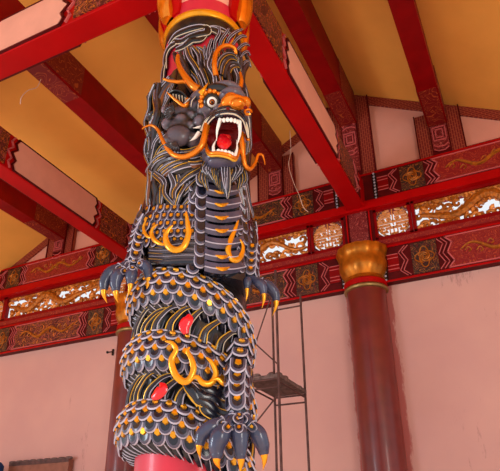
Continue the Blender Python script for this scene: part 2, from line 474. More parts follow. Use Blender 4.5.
# ------------------------------------------------------------------ painted lintel band on the back wall
def half_pattern(e, c, s, z0, z1, end, dots=True):
    """ornament from the column centre c outwards (s = +1/-1) up to x = end"""
    Y = YW - .02
    H = z1 - z0; zm = (z0 + z1) / 2; m_ = .06
    X = lambda d: c + s * d
    def rect(bb, d0, d1, y, k, mm=m_):
        a, b_ = sorted((X(d0), X(d1))); bb.box(a, b_, y, YW, z0 + mm, z1 - mm, k)
    if dots:
        bb = MB(); rect(bb, .30, .37, Y - .008, 'black', .02)
        n = 9
        for i in range(n):
            z = z0 + .04 + (H - .08) * i / (n - 1)
            bb.box(X(.335) - .014, X(.335) + .014, Y - .016, Y - .008, z - .016, z + .016, 'pale')
        bb.build('dotted_strip', e, False)
    bb = MB()
    for o_, kk in ((0, 'pinkline'), (.05, 'pinkline')):
        zig = [(X(.72 - o_), z0 + m_), (X(.62 - o_), z0 + H * .25), (X(.70 - o_), zm), (X(.62 - o_), z1 - H * .25), (X(.72 - o_), z1 - m_)]
        bb.line(zig, .011, Y - .016, Y, kk)
    for dz in (-.11, -.05, .08, .14):
        bb.line([(X(.39), zm + dz), (X(.55), zm + dz)], .014, Y - .014, Y, 'pinkline')
    rect(bb, .39, .56, Y - .008, 'dred', .16)
    bb.build('bracket_motif', e, False)
    bb = MB(); rect(bb, .76, 1.14, Y - .01, 'sdark', .05)
    cx = X(.95)
    ring_ = [Vector((cx + (.12 + .03 * math.cos(k * PI / 3)) * math.cos(k * PI / 12), Y - .014, zm + (.15 + .03 * math.cos(k * PI / 3)) * math.sin(k * PI / 12))) for k in range(25)]
    bb.tube(ring_, .010, 'dgold', 5, cap=False)
    for i in range(4):
        a = i * PI / 2 + .6
        bb.tube([Vector((cx + (.02 + .075 * (k / 9)) * math.cos(a + k * .42), Y - .014, zm + (.02 + .085 * (k / 9)) * math.sin(a + k * .42))) for k in range(10)], .012, 'dgold', 5)
    bb.build('flower_panel', e, True)
    d1 = abs(end - c)
    bb = MB()
    for o_ in (0, .06):
        bb.line([(X(1.16 + o_), z0 + m_), (X(1.24 + o_), z0 + H * .25), (X(1.16 + o_), zm), (X(1.24 + o_), z1 - H * .25), (X(1.16 + o_), z1 - m_)], .011, Y - .016, Y, 'pinkline')
    bb.build('bracket_motif', e, False)

def cartouche(e, a, b_, z0, z1, k):
    Y = YW - .02; zm = (z0 + z1) / 2; m_ = .055; n = .09
    poly = [(a, z0 + m_), (a + n, z0 + (z1 - z0) * .25), (a + .01, zm), (a + n, z1 - (z1 - z0) * .25), (a, z1 - m_),
            (b_, z1 - m_), (b_ - n, z1 - (z1 - z0) * .25), (b_ - .01, zm), (b_ - n, z0 + (z1 - z0) * .25), (b_, z0 + m_)]
    bb = MB(); bb.prism(poly, Y - .012, Y, 'y', k)
    # gilt relief dragon winding through the cartouche
    P = []
    L = b_ - a - .4
    for i in range(41):
        t = i / 40
        P.append(Vector((a + .2 + L * t, Y - .018, zm + .085 * math.sin(t * L * 9.5) * (1 - .3 * t))))
    bb.tube(P, [.012 + .02 * math.sin(PI * (i / 40)) for i in range(41)], 'dgold', 6, None)
    for i in range(int(L / .16)):
        x = a + .25 + .16 * i
        z = zm + random.uniform(-.09, .09)
        q = catmull([(x, Y - .016, z), (x + .05, Y - .016, z + .05), (x + .09, Y - .016, z), (x + .05, Y - .016, z - .03)], 4)
        bb.tube(q, .009, 'dgold', 5)
    bb.build('cartouche', e)
    bb = MB(); bb.line(poly, .018, Y - .022, Y - .0, 'pinkline', True); bb.build('cartouche_outline', e, False)

def lintel(x0, x1, z0, z1, label, ck):
    e = empty('lintel_beam', (0, 0, 0), label, 'beam', 'painted lintel beams of the back wall')
    bb = MB(); bb.box(x0, x1, YW - .02, YW + .3, z0, z1, 'deep')
    bb.box(x0, x1, YW - .035, YW - .02, z0, z0 + .03, 'red'); bb.box(x0, x1, YW - .035, YW - .02, z1 - .03, z1, 'red')
    bb.build('timber', e, False)
    for c in (CX + BAY, CX, CX2, CX2 - BAY):
        if abs(c - x0) < .01: half_pattern(e, c, 1, z0, z1, x1)
        if abs(c - x1) < .01: half_pattern(e, c, -1, z0, z1, x0)
    cartouche(e, x0 + 1.28, x1 - 1.28, z0, z1, ck)
lintel(CX, CX + BAY, 5.34, 5.96, 'lower painted lintel beam right of the gold capital, edge of the pink wall', 'sred')
lintel(CX, CX + BAY, 6.84, 7.40, 'upper painted lintel beam at right, above the openwork dragon panel', 'sred')
lintel(CX2, CX, 5.34, 5.96, 'lower painted lintel beam between the two columns, passing behind the dragon', 'sdark')
lintel(CX2, CX, 6.84, 7.40, 'upper painted lintel beam between the two columns, behind the dragon', 'sdark')
lintel(CX2 - BAY, CX2, 5.34, 5.96, 'lower painted lintel beam at left, above the blank pink wall', 'sg')
lintel(CX2 - BAY, CX2, 6.84, 7.40, 'upper painted lintel beam at left, above the gilt openwork', 'sred')

# plain red rails above and below the openwork
b = MB(); b.box(-12, 3, YW - .04, YW + .25, 5.96, 6.10, 'dred'); b.box(-12, 3, YW - .05, YW - .04, 5.99, 6.07, 'sred'); struct(b.build('trim_7', smooth=False))  # darker red puts the frieze's shade into the lower rail
b = MB(); b.box(-12, 3, YW - .13, YW + .25, 6.66, 6.80, 'red'); b.box(-12, 3, YW - .06, YW + .25, 6.80, 6.84, 'deep'); struct(b.build('trim_8', smooth=False))
ZL0, ZL1 = 6.10, 6.66

def medallion(c, label):
    e = empty('lattice_medallion', (c, YW, ZL0), label, 'lattice panel', 'square openwork medallion panels')
    hw = .275; y0, y1 = YW - .02, YW + .06
    zm = (ZL0 + ZL1) / 2; r = .25
    bb = MB(); bb.line([(c - hw, ZL0 + .02), (c + hw, ZL0 + .02), (c + hw, ZL1 - .02), (c - hw, ZL1 - .02)], .05, y0, y1, 'dred', True)
    bb.build('frame', e, False)
    bb = MB(); N = 40
    for i in range(N):
        a0 = 2 * PI * i / N; a1 = 2 * PI * (i + 1) / N
        if i % 5 == 4: continue
        bb.line([(c + r * math.cos(a0), zm + r * math.sin(a0)), (c + r * math.cos(a1), zm + r * math.sin(a1))], .02, y0 + .01, y1 - .01, 'lgold')
    def seg(x0, z0, x1, z1, wd=.0165):
        bb.line([(c + x0, zm + z0), (c + x1, zm + z1)], wd, y0 + .01, y1 - .01, 'lgold')
    seg(0, -.03, 0, .23)
    for z, a, b_ in ((.175, .035, .155), (.125, .035, .205), (.072, .035, .10), (.072, .135, .225), (.02, 0, .235), (-.035, .05, .235), (-.09, 0, .12), (-.09, .15, .235), (-.15, .10, .19)):
        for s in (-1, 1): seg(s * a, z, s * b_, z)
    for x, z0, z1 in ((.11, .125, .175), (.155, .02, .072), (.07, .02, .07), (.05, -.09, -.035), (.12, -.15, -.09), (.19, -.15, -.035), (.06, -.20, -.13)):
        for s in (-1, 1): seg(s * x, z0, s * x, z1)
    seg(-.06, -.20, .06, -.20); seg(0, -.13, 0, -.24)
    # corner spandrels
    for sx in (-1, 1):
        for sz in (-1, 1):
            bb.prism([(c + sx * .28, zm + sz * .265), (c + sx * .13, zm + sz * .265), (c + sx * .20, zm + sz * .20), (c + sx * .28, zm + sz * .12)], y0 + .01, y1 - .01, 'y', 'sg')
    bb.build('fretwork', e, False)
for c, l in ((CX + .545, 'round geometric lattice medallion just right of the right column'),
             (CX - .545, 'round geometric lattice medallion just left of the right column'),
             (CX2 + .545, 'round lattice medallion half hidden behind the left claw and coil'),
             (CX2 - .545, 'round lattice medallion seen through the talons of the left claw'),
             (CX2 - BAY + .545, 'round lattice medallion cut by the left edge of the view')):
    medallion(c, l)
# solid red block between each pair of medallions
for c, l in ((CX, 'carved red block above the right column capital between two medallions'), (CX2, 'carved red block above the left column capital, behind the dragon')):
    e = empty('column_block', (c, YW, ZL0), l, 'beam block', 'blocks over the wall columns')
    bb = MB(); bb.box(c - .245, c + .245, YW - .05, YW + .2, 5.96, 6.84, 'deep'); bb.build('body', e, False)
    bb = MB(); bb.box(c - .15, c + .15, YW - .062, YW - .05, 6.02, 6.76, 'spink')
    bb.line([(c - .19, 6.0), (c + .19, 6.0), (c + .19, 6.79), (c - .19, 6.79)], .02, YW - .07, YW - .05, 'red', True); bb.build('painted_panel', e, False)

def fretwork(x0, x1, label, seed):
    """gilt openwork: a dragon winding among clouds, sky showing through"""
    e = empty('fretwork_panel', (x0, YW, ZL0), label, 'lattice panel', 'gilt openwork dragon panels')
    rnd = random.Random(seed); y = YW + .03
    bb = MB(); bb.line([(x0, ZL0 + .02), (x1, ZL0 + .02), (x1, ZL1 - .02), (x0, ZL1 - .02)], .05, YW - .03, YW + .07, 'dred', True)
    bb.build('frame', e, False)
    bb = MB(); zm = (ZL0 + ZL1) / 2; L = x1 - x0
    P = []; R = []
    for i in range(140):
        t = i / 139
        P.append(Vector((x0 + .1 + (L - .2) * t, y, zm + .10 * math.sin(t * L * 4.6 + seed) + .04 * math.sin(t * 19)))); R.append(.035 + .06 * math.sin(PI * min(1, t * 1.15)) * (.85 + .15 * math.sin(t * 130)))
    bb.tube(P, R, 'dgold', 8)
    for i in range(6, 132, 4):   # dorsal fins
        p = P[i]; s = 1 if i % 8 == 2 else -1
        bb.tube([p, p + Vector((.02, 0, s * (R[i] + .03))), p + Vector((.05, 0, s * (R[i] + .055)))], [.02, .013, .002], 'lgold', 5)
    bb.build('dragon_relief', e)
    bb = MB()
    n = int(L / .056)
    for i in range(n):
        x = x0 + .06 + (L - .12) * (i + rnd.random() * .6) / n
        for z in (ZL0 + rnd.uniform(.02, .12), ZL1 - rnd.uniform(.02, .12), zm + rnd.uniform(-.14, .14)):
            if rnd.random() < .12: continue
            a = rnd.uniform(0, 6.28); r = rnd.uniform(.05, .10)
            q = [Vector((min(x1 - .03, max(x0 + .03, x + r * (1 - t * .8) * math.cos(a + t * 5.2))), y + .01, min(ZL1 - .03, max(ZL0 + .03, z + r * (1 - t * .8) * math.sin(a + t * 5.2))))) for t in [k / 9 for k in range(10)]]
            bb.tube(q, [.034 - .0018 * k for k in range(10)], 'dgold' if rnd.random() < .7 else 'lgold', 6)
    for s in (0, 1):
        z = ZL0 + .045 if s == 0 else ZL1 - .045
        bb.tube([Vector((x0 + L * t / 24, y + .01, z + .012 * math.sin(t * 2.1 + seed))) for t in range(25)], .026, 'dgold', 6)
    bb.build('cloud_scrolls', e)
fretwork(CX + .88, CX + BAY - .88, 'long gilt openwork dragon panel right of the right column', 3)
fretwork(CX2 + .88, CX - .88, 'gilt openwork panel between the dragon body and the left medallion of the right column', 5)
fretwork(CX2 - BAY + .88, CX2 - .88, 'long gilt openwork dragon panel at left with sky showing through', 9)

# ------------------------------------------------------------------ wall columns
def wall_column(c, label):
    e = empty('wall_column', (c, YW, 0), label, 'column', 'round oxblood wall columns with gold capitals')
    bb = MB(); bb.lathe([(.3, 0), (.3, 5.24)], (c, YW), 'pillar'); bb.build('shaft', e)
    bb = MB(); bb.lathe([(.29, 5.22), (.335, 5.23), (.345, 5.255), (.335, 5.28), (.29, 5.29)], (c, YW), 'bronze'); bb.build('bronze_ring', e)
    bb = MB(); bb.lathe([(.29, 5.28), (.33, 5.29), (.335, 5.37), (.30, 5.40)], (c, YW), 'red'); bb.build('red_collar', e)
    bb = MB()
    seg = 64; vs = []; fs = []
    prof = [(.29, 5.39), (.325, 5.41), (.31, 5.45), (.335, 5.50), (.37, 5.60), (.375, 5.68), (.36, 5.75), (.375, 5.82), (.40, 5.90), (.39, 5.955), (.30, 5.957)]
    for r, z in prof:
        for i in range(seg):
            a = 2 * PI * i / seg
            k = r * (1 + (.04 if 5.45 < z < 5.77 else .06 if z > 5.8 else 0) * abs(math.sin(a * (5 if z < 5.78 else 7))))
            vs.append((c + k * math.cos(a), YW + k * math.sin(a), z))
    for j in range(len(prof) - 1):
        for i in range(seg):
            fs.append((j * seg + i, j * seg + (i + 1) % seg, (j + 1) * seg + (i + 1) % seg, (j + 1) * seg + i))
    bb.add(vs, fs, 'antique'); bb.build('lotus_capital', e)
wall_column(CX, 'round oxblood column with gold lotus capital standing against the pink wall at right')
wall_column(CX2, 'round oxblood column at left, its gold capital partly behind the dragon coil')
# END_PART_1
# ------------------------------------------------------------------ dragon column
def ray(px, py):
    d = Vector((px - PPX, -(py - PPY), -FPX))
    return Vector([sum(RM[i][j] * d[j] for j in range(3)) for i in range(3)])
D0 = -Vector((AX.x, AX.y, 0)).dot(EF) * -1
D0 = Vector((AX.x, AX.y, 0)).length
def D(px, py, d):
    """point of the sculpture measured at (px,py), d metres in front of the column axis"""
    r = ray(px, py); h = r.dot(-EF)
    return CAM + r * ((D0 - d) / h)
def S(px, py, r):
    """same, on the cylinder of radius r about the column axis"""
    d = ray(px, py); ox, oy = -AX.x, -AX.y
    a = d.x * d.x + d.y * d.y; b_ = 2 * (ox * d.x + oy * d.y); c = ox * ox + oy * oy - r * r
    q = b_ * b_ - 4 * a * c
    q = max(q, 0)
    return CAM + d * ((-b_ - math.sqrt(q)) / (2 * a))
def CYL(th, z, r):
    t = math.radians(th)
    return Vector((AX.x, AX.y, 0)) + (EF * math.cos(t) + ER * math.sin(t)) * r + Vector((0, 0, z))
def OUT(p):
    v = Vector((p.x - AX.x, p.y - AX.y, 0))
    return v.normalized() if v.length > 1e-6 else EF

col = empty('dragon_column', (AX.x, AX.y, 0), 'thick crimson temple column in the foreground wrapped by the dragon, gold ring at its top', 'column')
b = MB(); b.lathe([(RS, 0), (RS, 5.86)], AX, 'crimson', 64); b.build('shaft', col)
b = MB(); b.lathe([(RS, 5.5), (RS + .006, 5.52), (RS + .006, 5.60), (RS, 5.62)], AX, 'umber', 64); b.lathe([(RS - .02, 5.60), (RS + .012, 5.61), (RS + .026, 5.635), (RS + .026, 5.655), (RS + .012, 5.68), (RS - .03, 5.69)], AX, 'gold', 64); b.build('gold_ring', col)
# capital: pale flaring drum with red bands and gold petals
b = MB(); b.lathe([(RS - .03, 5.68), (RS - .02, 5.74), (RS + .03, 5.95), (RS + .06, 6.25), (RS + .02, 6.7)], AX, 'pinkpanel', 64); b.build('capital_drum', col)
for k in range(4):
    th = (-62, 62, 118, -118)[k] - 57
    for s, w_, kk, nm in ((0, 8, 'ogold', 'gold_petal'), (0, 0, 'red', 'red_band')):
        t0 = th + 57
        bb = MB(); vs = []; fs = []
        zz = [5.71, 5.78, 5.9, 6.05, 6.2, 6.3]
        hw_ = [9, 12, 14, 14, 13, 12] if nm == 'gold_petal' else [22, 24, 26, 27, 27, 26]
        bul = [.04, .075, .095, .10, .10, .09] if nm == 'gold_petal' else [.02, .03, .07, .08, .075, .06]
        for z, hw, bu in zip(zz, hw_, bul):
            for i in range(9):
                u = -1 + i / 4
                vs.append(CYL(t0 + hw * u, z, RS + bu + (.035 * (1 - u * u) if nm == 'gold_petal' else 0)))
            for i in range(8, -1, -1):
                u = -1 + i / 4
                vs.append(CYL(t0 + hw * u, z, RS - .03))
        for j in range(5):
            for i in range(18): fs.append((j * 18 + i, j * 18 + (i + 1) % 18, (j + 1) * 18 + (i + 1) % 18, (j + 1) * 18 + i))
        fs.append(tuple(range(17, -1, -1))); fs.append(tuple(range(90, 108)))
        bb.add(vs, fs, kk); bb.build(nm, col)

b = MB(); vs = []; fs = []; seg = 90; nz = 40
for j in range(nz + 1):
    z = 2.22 + 1.3 * j / nz
    for i in range(seg):
        a = 360 * i / seg
        vs.append(CYL(a, z, RS + .016 + .010 * noise.noise(Vector((a * .12, z * 9, 0)))))
for j in range(nz):
    for i in range(seg): fs.append((j * seg + i, j * seg + (i + 1) % seg, (j + 1) * seg + (i + 1) % seg, (j + 1) * seg + i))
b.add(vs, fs, 'umber'); b.build('carved_ground', col)

# helpers on the sculpture ------------------------------------------------
def lock(bb, P, w, dark='umber', ridges=('pale', 'gline'), lift=.55, flat=.6):
    """carved hair lock: dark tapered body with painted ridge lines, highlights put in as paler tones"""
    n = len(P)
    R = [w * (0.35 + .65 * math.sin(PI * (0.18 + 0.72 * i / (n - 1)))) if i < n - 1 else w * .08 for i in range(n)]
    bb.tube(P, R, dark, 8, OUT, flat)
    def ridge(off, rr, wr, lift):
        Q = []
        for j, p in enumerate(P):
            t = (P[min(j + 1, n - 1)] - P[max(j - 1, 0)]).normalized(); o = OUT(p); o = (o - t * o.dot(t)).normalized(); q = t.cross(o)
            Q.append(p + q * off * R[j] * .75 + o * R[j] * flat * (lift - .35 * abs(off)))
        bb.tube(Q, [max(.0006, R[j] * wr) for j in range(n)], rr, 5, OUT)
    if dark != 'black':
        ridge(-.15, 'hairmid', .42, .62)  # broad mid tone painting the lock's soft highlight
    for i, rr in enumerate(ridges):
        off = (i - (len(ridges) - 1) / 2) * (1.15 if len(ridges) > 1 else 0) - (.2 if len(ridges) == 1 else 0)
        ridge(off, rr, .12 if rr != 'gline' else .09, 1.02)

def scale_plate(bb, o, t, dn, n, s, gold=True, dark='slate', rim='pale', gm='gold'):
    """one U-shaped scale: origin o, right t, downwards dn, outward n"""
    N = 9; arc = []
    for i in range(N):
        a = PI * i / (N - 1)
        arc.append((math.cos(a) * .52, .15 + math.sin(a) * .62))
    top = [(-.52, -.45), (.52, -.45)]
    def P(u, v, h): return o + t * (u * s) + dn * (v * s) + n * (h * s)
    out = [P(.52, -.45, -.05)] + [P(u, v, .06 + .12 * max(0, v)) for u, v in arc] + [P(-.52, -.45, -.05)]
    inn = [P(.38, -.42, .06)] + [P(u * .74, .15 + (v - .15) * .74, .17 + .10 * max(0, v)) for u, v in arc] + [P(-.38, -.42, .06)]
    low = [P(u * 1.0, v, -.12) for u, v in [(.52, -.45)] + arc + [(-.52, -.45)]]
    def K(f, h): return [P(.52 * f, -.44, h * .6)] + [P(u * f, .15 + (v - .15) * f, h + .12 * max(0, v)) for u, v in arc] + [P(-.52 * f, -.44, h * .6)]
    k1 = K(.88, .15); k2 = K(.60, .17)
    L = len(out)
    def band(A, B, k): bb.add(A + B, [(i, i + 1, i + 1 + L, i + L) for i in range(L - 1)], k)
    band(low, out, dark); band(out, k1, rim); band(k1, k2, 'mid')
    c = P(0, .05, .13); bb.add(k2 + [c], [(i, i + 1, L) for i in range(L - 1)] + [(L - 1, 0, L)], dark)
    if gold:
        q = [P(-.15, -.26, .2), P(.15, -.26, .2), P(.17, .02, .26), P(0, .12, .28), P(-.17, .02, .26)]
        q2 = [P(-.19, -.30, .1), P(.19, -.30, .1), P(.22, .04, .15), P(0, .18, .17), P(-.22, .04, .15)]
        bb.add(q2 + q, [(5, 6, 7, 8, 9)] + [(i, (i + 1) % 5, (i + 1) % 5 + 5, i + 5) for i in range(5)], gm)

dr = empty('dragon', (AX.x, AX.y, 2.0), 'black and gold carved dragon with open red mouth coiled round the thick foreground column', 'dragon sculpture')

# --- coiled body ------------------------------------------------------
RC, AR, AV, PITCH = .285, .138, .160, .43
def hz(th):
    t = math.radians(th)
    return 3.09 - PITCH * th / 360 - .05 * math.sin(t) + .12 * (math.cos(t) - 1)
def bodyP(th, ph, lift=0):
    """ph: 90 top, 0 outermost, -90 underside"""
    p = math.radians(ph)
    r = RC + (AR + lift) * math.cos(p); z = hz(th) + (AV + lift) * math.sin(p)
    return CYL(th, z, r) - ER * .02
TH0, TH1 = -150, 850
b = MB(); vs = []; fs = []; nth = 250; nph = 20
for i in range(nth + 1):
    th = TH0 + (TH1 - TH0) * i / nth
    k = 1.0
    for j in range(nph):
        vs.append(bodyP(th, 360 * j / nph, -.012))
for i in range(nth):
    for j in range(nph):
        a = i * nph + j; c = i * nph + (j + 1) % nph
        fs.append((a, c, c + nph, a + nph))
fs.append(tuple(range(nph))); fs.append(tuple(nth * nph + j for j in range(nph - 1, -1, -1)))
b.add(vs, fs, 'slate')
rows = [64, 43, 22, 1, -21]
STEP = 360 / 29
nst = int((TH1 - TH0) / STEP)
for ri, ph in enumerate(rows):
    for i in range(nst):
        th = TH0 + STEP * (i + (.5 if ri % 2 else 0)) + 4
        o = bodyP(th, ph); e1 = bodyP(th + 2, ph); e0 = bodyP(th - 2, ph)
        t = (e1 - e0).normalized(); dn = (bodyP(th, ph - 4) - bodyP(th, ph + 4)).normalized()
        n = dn.cross(t).normalized()
        if n.dot(OUT(o) + Vector((0, 0, math.sin(math.radians(ph))))) < 0: n = -n
        scale_plate(b, o, t, dn, n, .094 * (1 if ph < 60 else .85), gold=(-40 < ph < 60))
# underside fringe of belly plates
for i in range(int(nst * 1.3)):
    th = TH0 + STEP / 1.3 * i
    P = [bodyP(th + k * 2.6, -42 - k * 11, .002) for k in range(5)]
    b.tube(P, [.02, .024, .02, .014, .004], 'slate', 6, OUT, .5)
    b.tube([bodyP(th + k * 2.6 + 2.2, -42 - k * 11, .011) for k in range(5)], [.003, .004, .004, .003, .0015], 'pale', 4)
b.build('coiled_body', dr)
# piping along the back
b = MB()
b.tube([bodyP(TH0 + (TH1 - TH0) * i / 300, 84, .012) for i in range(301)], .0085, 'ogold', 6)
b.build('back_piping', dr)
# dorsal crest: hooked flames rising between the coils
b = MB(); rnd = random.Random(4)
def flame(bb, th, z, h, lean, w=.034):
    def q(u, v, r): return CYL(th + u, z + v, RS + r)
    P = catmull([q(-3, -.02, .05), q(-1, h * .3, .06), q(lean * .3, h * .62, .06), q(lean * .8, h * .9, .055), q(lean * 1.35, h * .98, .05), q(lean * 1.75, h * .78, .045)], 5)
    n = len(P)
    W = [w * (1 - .9 * (i / (n - 1)) ** .8) + .002 for i in range(n)]
    bb.tube(P, W, 'slate', 8, OUT, .6)
    for k, (f, kk, rd) in enumerate(((-.8, 'gline', .0055), (-.1, 'hairmid', .010), (.7, rnd.choice(['pale', 'cream', 'gline']), .0042))):
        Q = []
        for i, p in enumerate(P):
            t = (P[min(i + 1, n - 1)] - P[max(i - 1, 0)]).normalized(); o = OUT(p); x = t.cross(o).normalized()
            Q.append(p - x * W[i] * f * -1 + o * W[i] * .6 * (1 - .4 * abs(f)))
        bb.tube(Q, [rd * (1 - .6 * i / (n - 1)) for i in range(n)], kk, 5)
for t0, t1 in ((170, 714), (800, TH1 - 20)):
    b = MB(); th = t0
    while th < t1:
        flame(b, th, hz(th) + AV - .03, rnd.uniform(.13, .185), rnd.uniform(13, 20)); th += 15.5
    th = t0
    while th < t1:
        b.tube([CYL(th, hz(th) + AV - .02, RS + .05), CYL(th + 3, hz(th) + AV + .04, RS + .045)], [.005, .0015], 'mid', 4); th += 4.4
    b.build('dorsal_crest', dr)

# --- neck with belly plates --------------------------------------------
b = MB()
CN = [(214, 148), (219, 172), (222, 200), (223, 230), (222, 262), (222, 290)]
P = [S(x, y, .27) for x, y in CN]
P = catmull(P, 6)
b.tube(P, [.185 + .02 * i / len(P) for i in range(len(P))], 'slate', 24, OUT, 1.0)
neck_b = b
b = MB()
for i, y in enumerate([176, 189, 202, 215, 228, 241, 254, 266]):
    w_ = 15 + i * .55; xc = 221 + i * .25
    vs = []; n = 10; rr = .46
    pts_t = []; 
    for row, (dy, lift) in enumerate(((-4.5, .0), (-2.5, .022), (4.2, .034), (7.2, .012), (7.2, -.03))):
        for k in range(n + 1):
            u = -1 + 2 * k / n
            p = S(xc + w_ * u, y + dy + 3.0 * (1 - u * u) - 1.5, rr + .03 * (1 - u * u))
            vs.append(p + OUT(p) * lift)
    fs = [(r * (n + 1) + k, r * (n + 1) + k + 1, (r + 1) * (n + 1) + k + 1, (r + 1) * (n + 1) + k) for r in range(4) for k in range(n)]
    b.add(vs, fs[:n], 'slate'); b.add(vs, fs[n:3 * n], 'mid'); b.add(vs, fs[3 * n:], 'slate')
    for r_, kk, rad in ((2, 'pale', .0042),):
        L = [vs[r_ * (n + 1) + k] + OUT(vs[0]) * .004 for k in range(n + 1)]
        b.tube(L, rad, kk, 5)
    # gold lens in the middle of each plate
    if i % 3 != 2 or i == 2:
        L = catmull([S(xc - 7, y + 1.2, rr + .065), S(xc, y + 3.4, rr + .075), S(xc + 7, y + 1.2, rr + .065)], 4)
        b.tube(L, [.003 + .011 * math.sin(PI * k / (len(L) - 1)) for k in range(len(L))], 'gold', 6)
b.build('belly_plates', dr)
# small scales each side of the belly plates
b = neck_b
for s in (-1, 1):
    for row in range(2 if s < 0 else 1):
        for i in range(8):
            y = 180 + i * 11.5 + row * 5.7
            x = 221.5 + i * .2 + s * (19.5 + row * 7 + i * .45)
            o = S(x, y, .455 - row * .025); n = OUT(o); dn = Vector((0, 0, -1)); t = n.cross(dn) * -1
            t = Vector((0, 0, 1)).cross(n)
            scale_plate(b, o, t, dn, n, .082, gold=False)
b.build('neck', dr)

# --- upper torso surface: cloud relief, shoulder scales ------------------
def patch_scales(bb, pts, size, r, gold=True):
    for x, y in pts:
        o = S(x, y, r); n = OUT(o); t = Vector((0, 0, 1)).cross(n)
        scale_plate(bb, o, t, Vector((0, 0, -1)), n, size, gold)

# left foreleg: shoulder mass, forearm, wrist
b = MB()
P = catmull([S(188, 222, .30), S(165, 226, .36), S(148, 226, .40), D(140, 240, .16), D(135, 254, .2), D(131, 266, .23)], 5)
b.tube(P, [.16 - .10 * min(1, i / (len(P) * .75)) for i in range(len(P))], 'slate', 12, OUT, .6)
for j, y in enumerate(range(208, 248, 8)):
    for i in range(9):
        x = 141 + i * 6.8 + (3.4 if j % 2 else 0)
        if x > 194: continue
        o = S(x, y + (1.5 if i < 3 else 0), .40 + .045 * math.sin(PI * min(1, max(0, (y - 200) / 52)))); n = OUT(o)
        scale_plate(b, o, Vector((0, 0, 1)).cross(n), Vector((0, 0, -1)), n, .058)
def arm_scales(bb, path, radf, size, side=(-1, 0, 1), gold=True, step=1):
    n = len(path)
    for i in range(0, n - 1, step):
        p = path[i]; t = (path[i + 1] - path[max(0, i - 1)]).normalized()
        view = (CAM - p).normalized(); o = (view - t * view.dot(t)).normalized(); q = t.cross(o)
        for s in side:
            a = s * 1.05
            nn = (o * math.cos(a) + q * math.sin(a)).normalized()
            tt = t.cross(nn).normalized()
            scale_plate(bb, p + nn * radf(i / (n - 1)), tt, t, nn, size * (1 if s == 0 else .85), gold and s == 0)
F = catmull([S(148, 216, .42), D(142, 229, .16), D(138, 243, .2), D(134, 262, .24)], 5)
b.tube(F, [.066 - .02 * i / len(F) for i in range(len(F))], 'slate', 12)
arm_scales(b, F, lambda u: .058 - .016 * u, .074, step=2)
b.build('foreleg', dr)
# right foreleg
b = MB()
P = catmull([S(232, 215, .36), S(246, 224, .38), S(252, 238, .41), D(251, 258, .20), D(249, 280, .24)], 4)
b.tube(P, [.066 - .02 * i / len(P) for i in range(len(P))], 'slate', 12, OUT, .7)
for j in range(7):
    for i in range(4):
        o = S(239 + i * 5.6 + j * .3, 222 + j * 7.5 + i * 1.5, .475 - .025 * i); n = OUT(o)
        scale_plate(b, o, Vector((0, 0, 1)).cross(n), Vector((0, 0, -1)), n, .058, gold=(i == 1))
F = catmull([D(252, 250, .28), D(251, 264, .28), D(249, 279, .28)], 4)
b.tube(F, [.05] * len(F), 'slate', 10); arm_scales(b, F, lambda u: .044, .066, step=2)
b.build('foreleg', dr)
# lower leg
b = MB()
F = catmull([S(240, 352, .46), D(238, 366, .47), D(237, 380, .50), D(237, 395, .52), D(238, 416, .53)], 3)
b.tube(F, [.072 - .02 * i / len(F) for i in range(len(F))], 'slate', 12)
arm_scales(b, F, lambda u: .064 - .02 * u, .092, step=2)
for j in range(6):
    o = S(247 + (j % 2) * 2, 352 + j * 9, .42); n = OUT(o); scale_plate(b, o, Vector((0, 0, 1)).cross(n), Vector((0, 0, -1)), n, .06, gold=False)
b.ell(D(238, 418, .52), (.06, .05, .05), 'slate')
b.build('hind_leg', dr)

def toe(pts, tal, w, bands=2):
    """pts: (px,py,d) chain from the wrist; tal: chain of the claw"""
    bb = MB(); P = catmull([D(*p) for p in pts], 5); n = len(P)
    R = []
    for i in range(n):
        u = i / (n - 1)
        R.append(w * (1.0 + .22 * math.exp(-((u - .55) / .16) ** 2) - .18 * math.exp(-((u - .28) / .1) ** 2) - .22 * max(0, u - .8) / .2))
    bb.tube(P, R, 'bluegrey', 14)
    bb.ell(P[-1], R[-1], 'bluegrey', 12, 8)
    for u in (.12, .34)[:bands]:
        i = int(u * (n - 1)); t = (P[i + 1] - P[i]).normalized()
        ring = []
        a0 = Vector((0.2, 0.4, 1)); a0 = (a0 - t * a0.dot(t)).normalized(); a1 = t.cross(a0)
        for k in range(13):
            a = 2 * PI * k / 12; ring.append(P[i] + (a0 * math.cos(a) + a1 * math.sin(a)) * (R[i] + .002))
        bb.tube(ring, .0045, 'pale', 5, cap=False)
        v = (CAM - P[i]).normalized(); v = (v - t * v.dot(t)).normalized()
        if bands > 1: scale_plate(bb, P[i] + v * R[i] + t * .02, t.cross(v), t, v, w * 1.1, True)
    o = bb.build('toe', dr)
    bb = MB(); Q = catmull([D(*p) for p in tal], 5); m = len(Q)
    bb.tube(Q, [max(.0015, w * .62 * (1 - (i / (m - 1)) ** 1.4)) for i in range(m)], 'gold', 12)
    bb.tube([Q[0], Q[0].lerp(Q[1], .5)], w * .72, 'ogold', 12)
    bb.build('talon', o)
# left claw
toe([(132, 263, .25), (122, 267, .28), (112, 272, .30), (105, 281, .30), (104, 288, .30)], [(104, 288, .30), (104, 295, .30), (107, 303, .28)], .036)
toe([(132, 265, .27), (126, 270, .31), (118, 275, .33), (115.5, 283, .33), (116, 289, .33)], [(116, 289, .33), (116, 296, .33), (118, 303, .31)], .036)
toe([(133, 264, .27), (132, 270, .33), (131, 277, .35), (130.5, 282, .35)], [(130.5, 282, .35), (130, 289, .35), (127.5, 297, .34)], .034)
toe([(135, 263, .26), (141, 264, .31), (147, 268, .33), (148.5, 276, .34)], [(148.5, 276, .34), (148.5, 283, .34), (146, 292, .33)], .034)
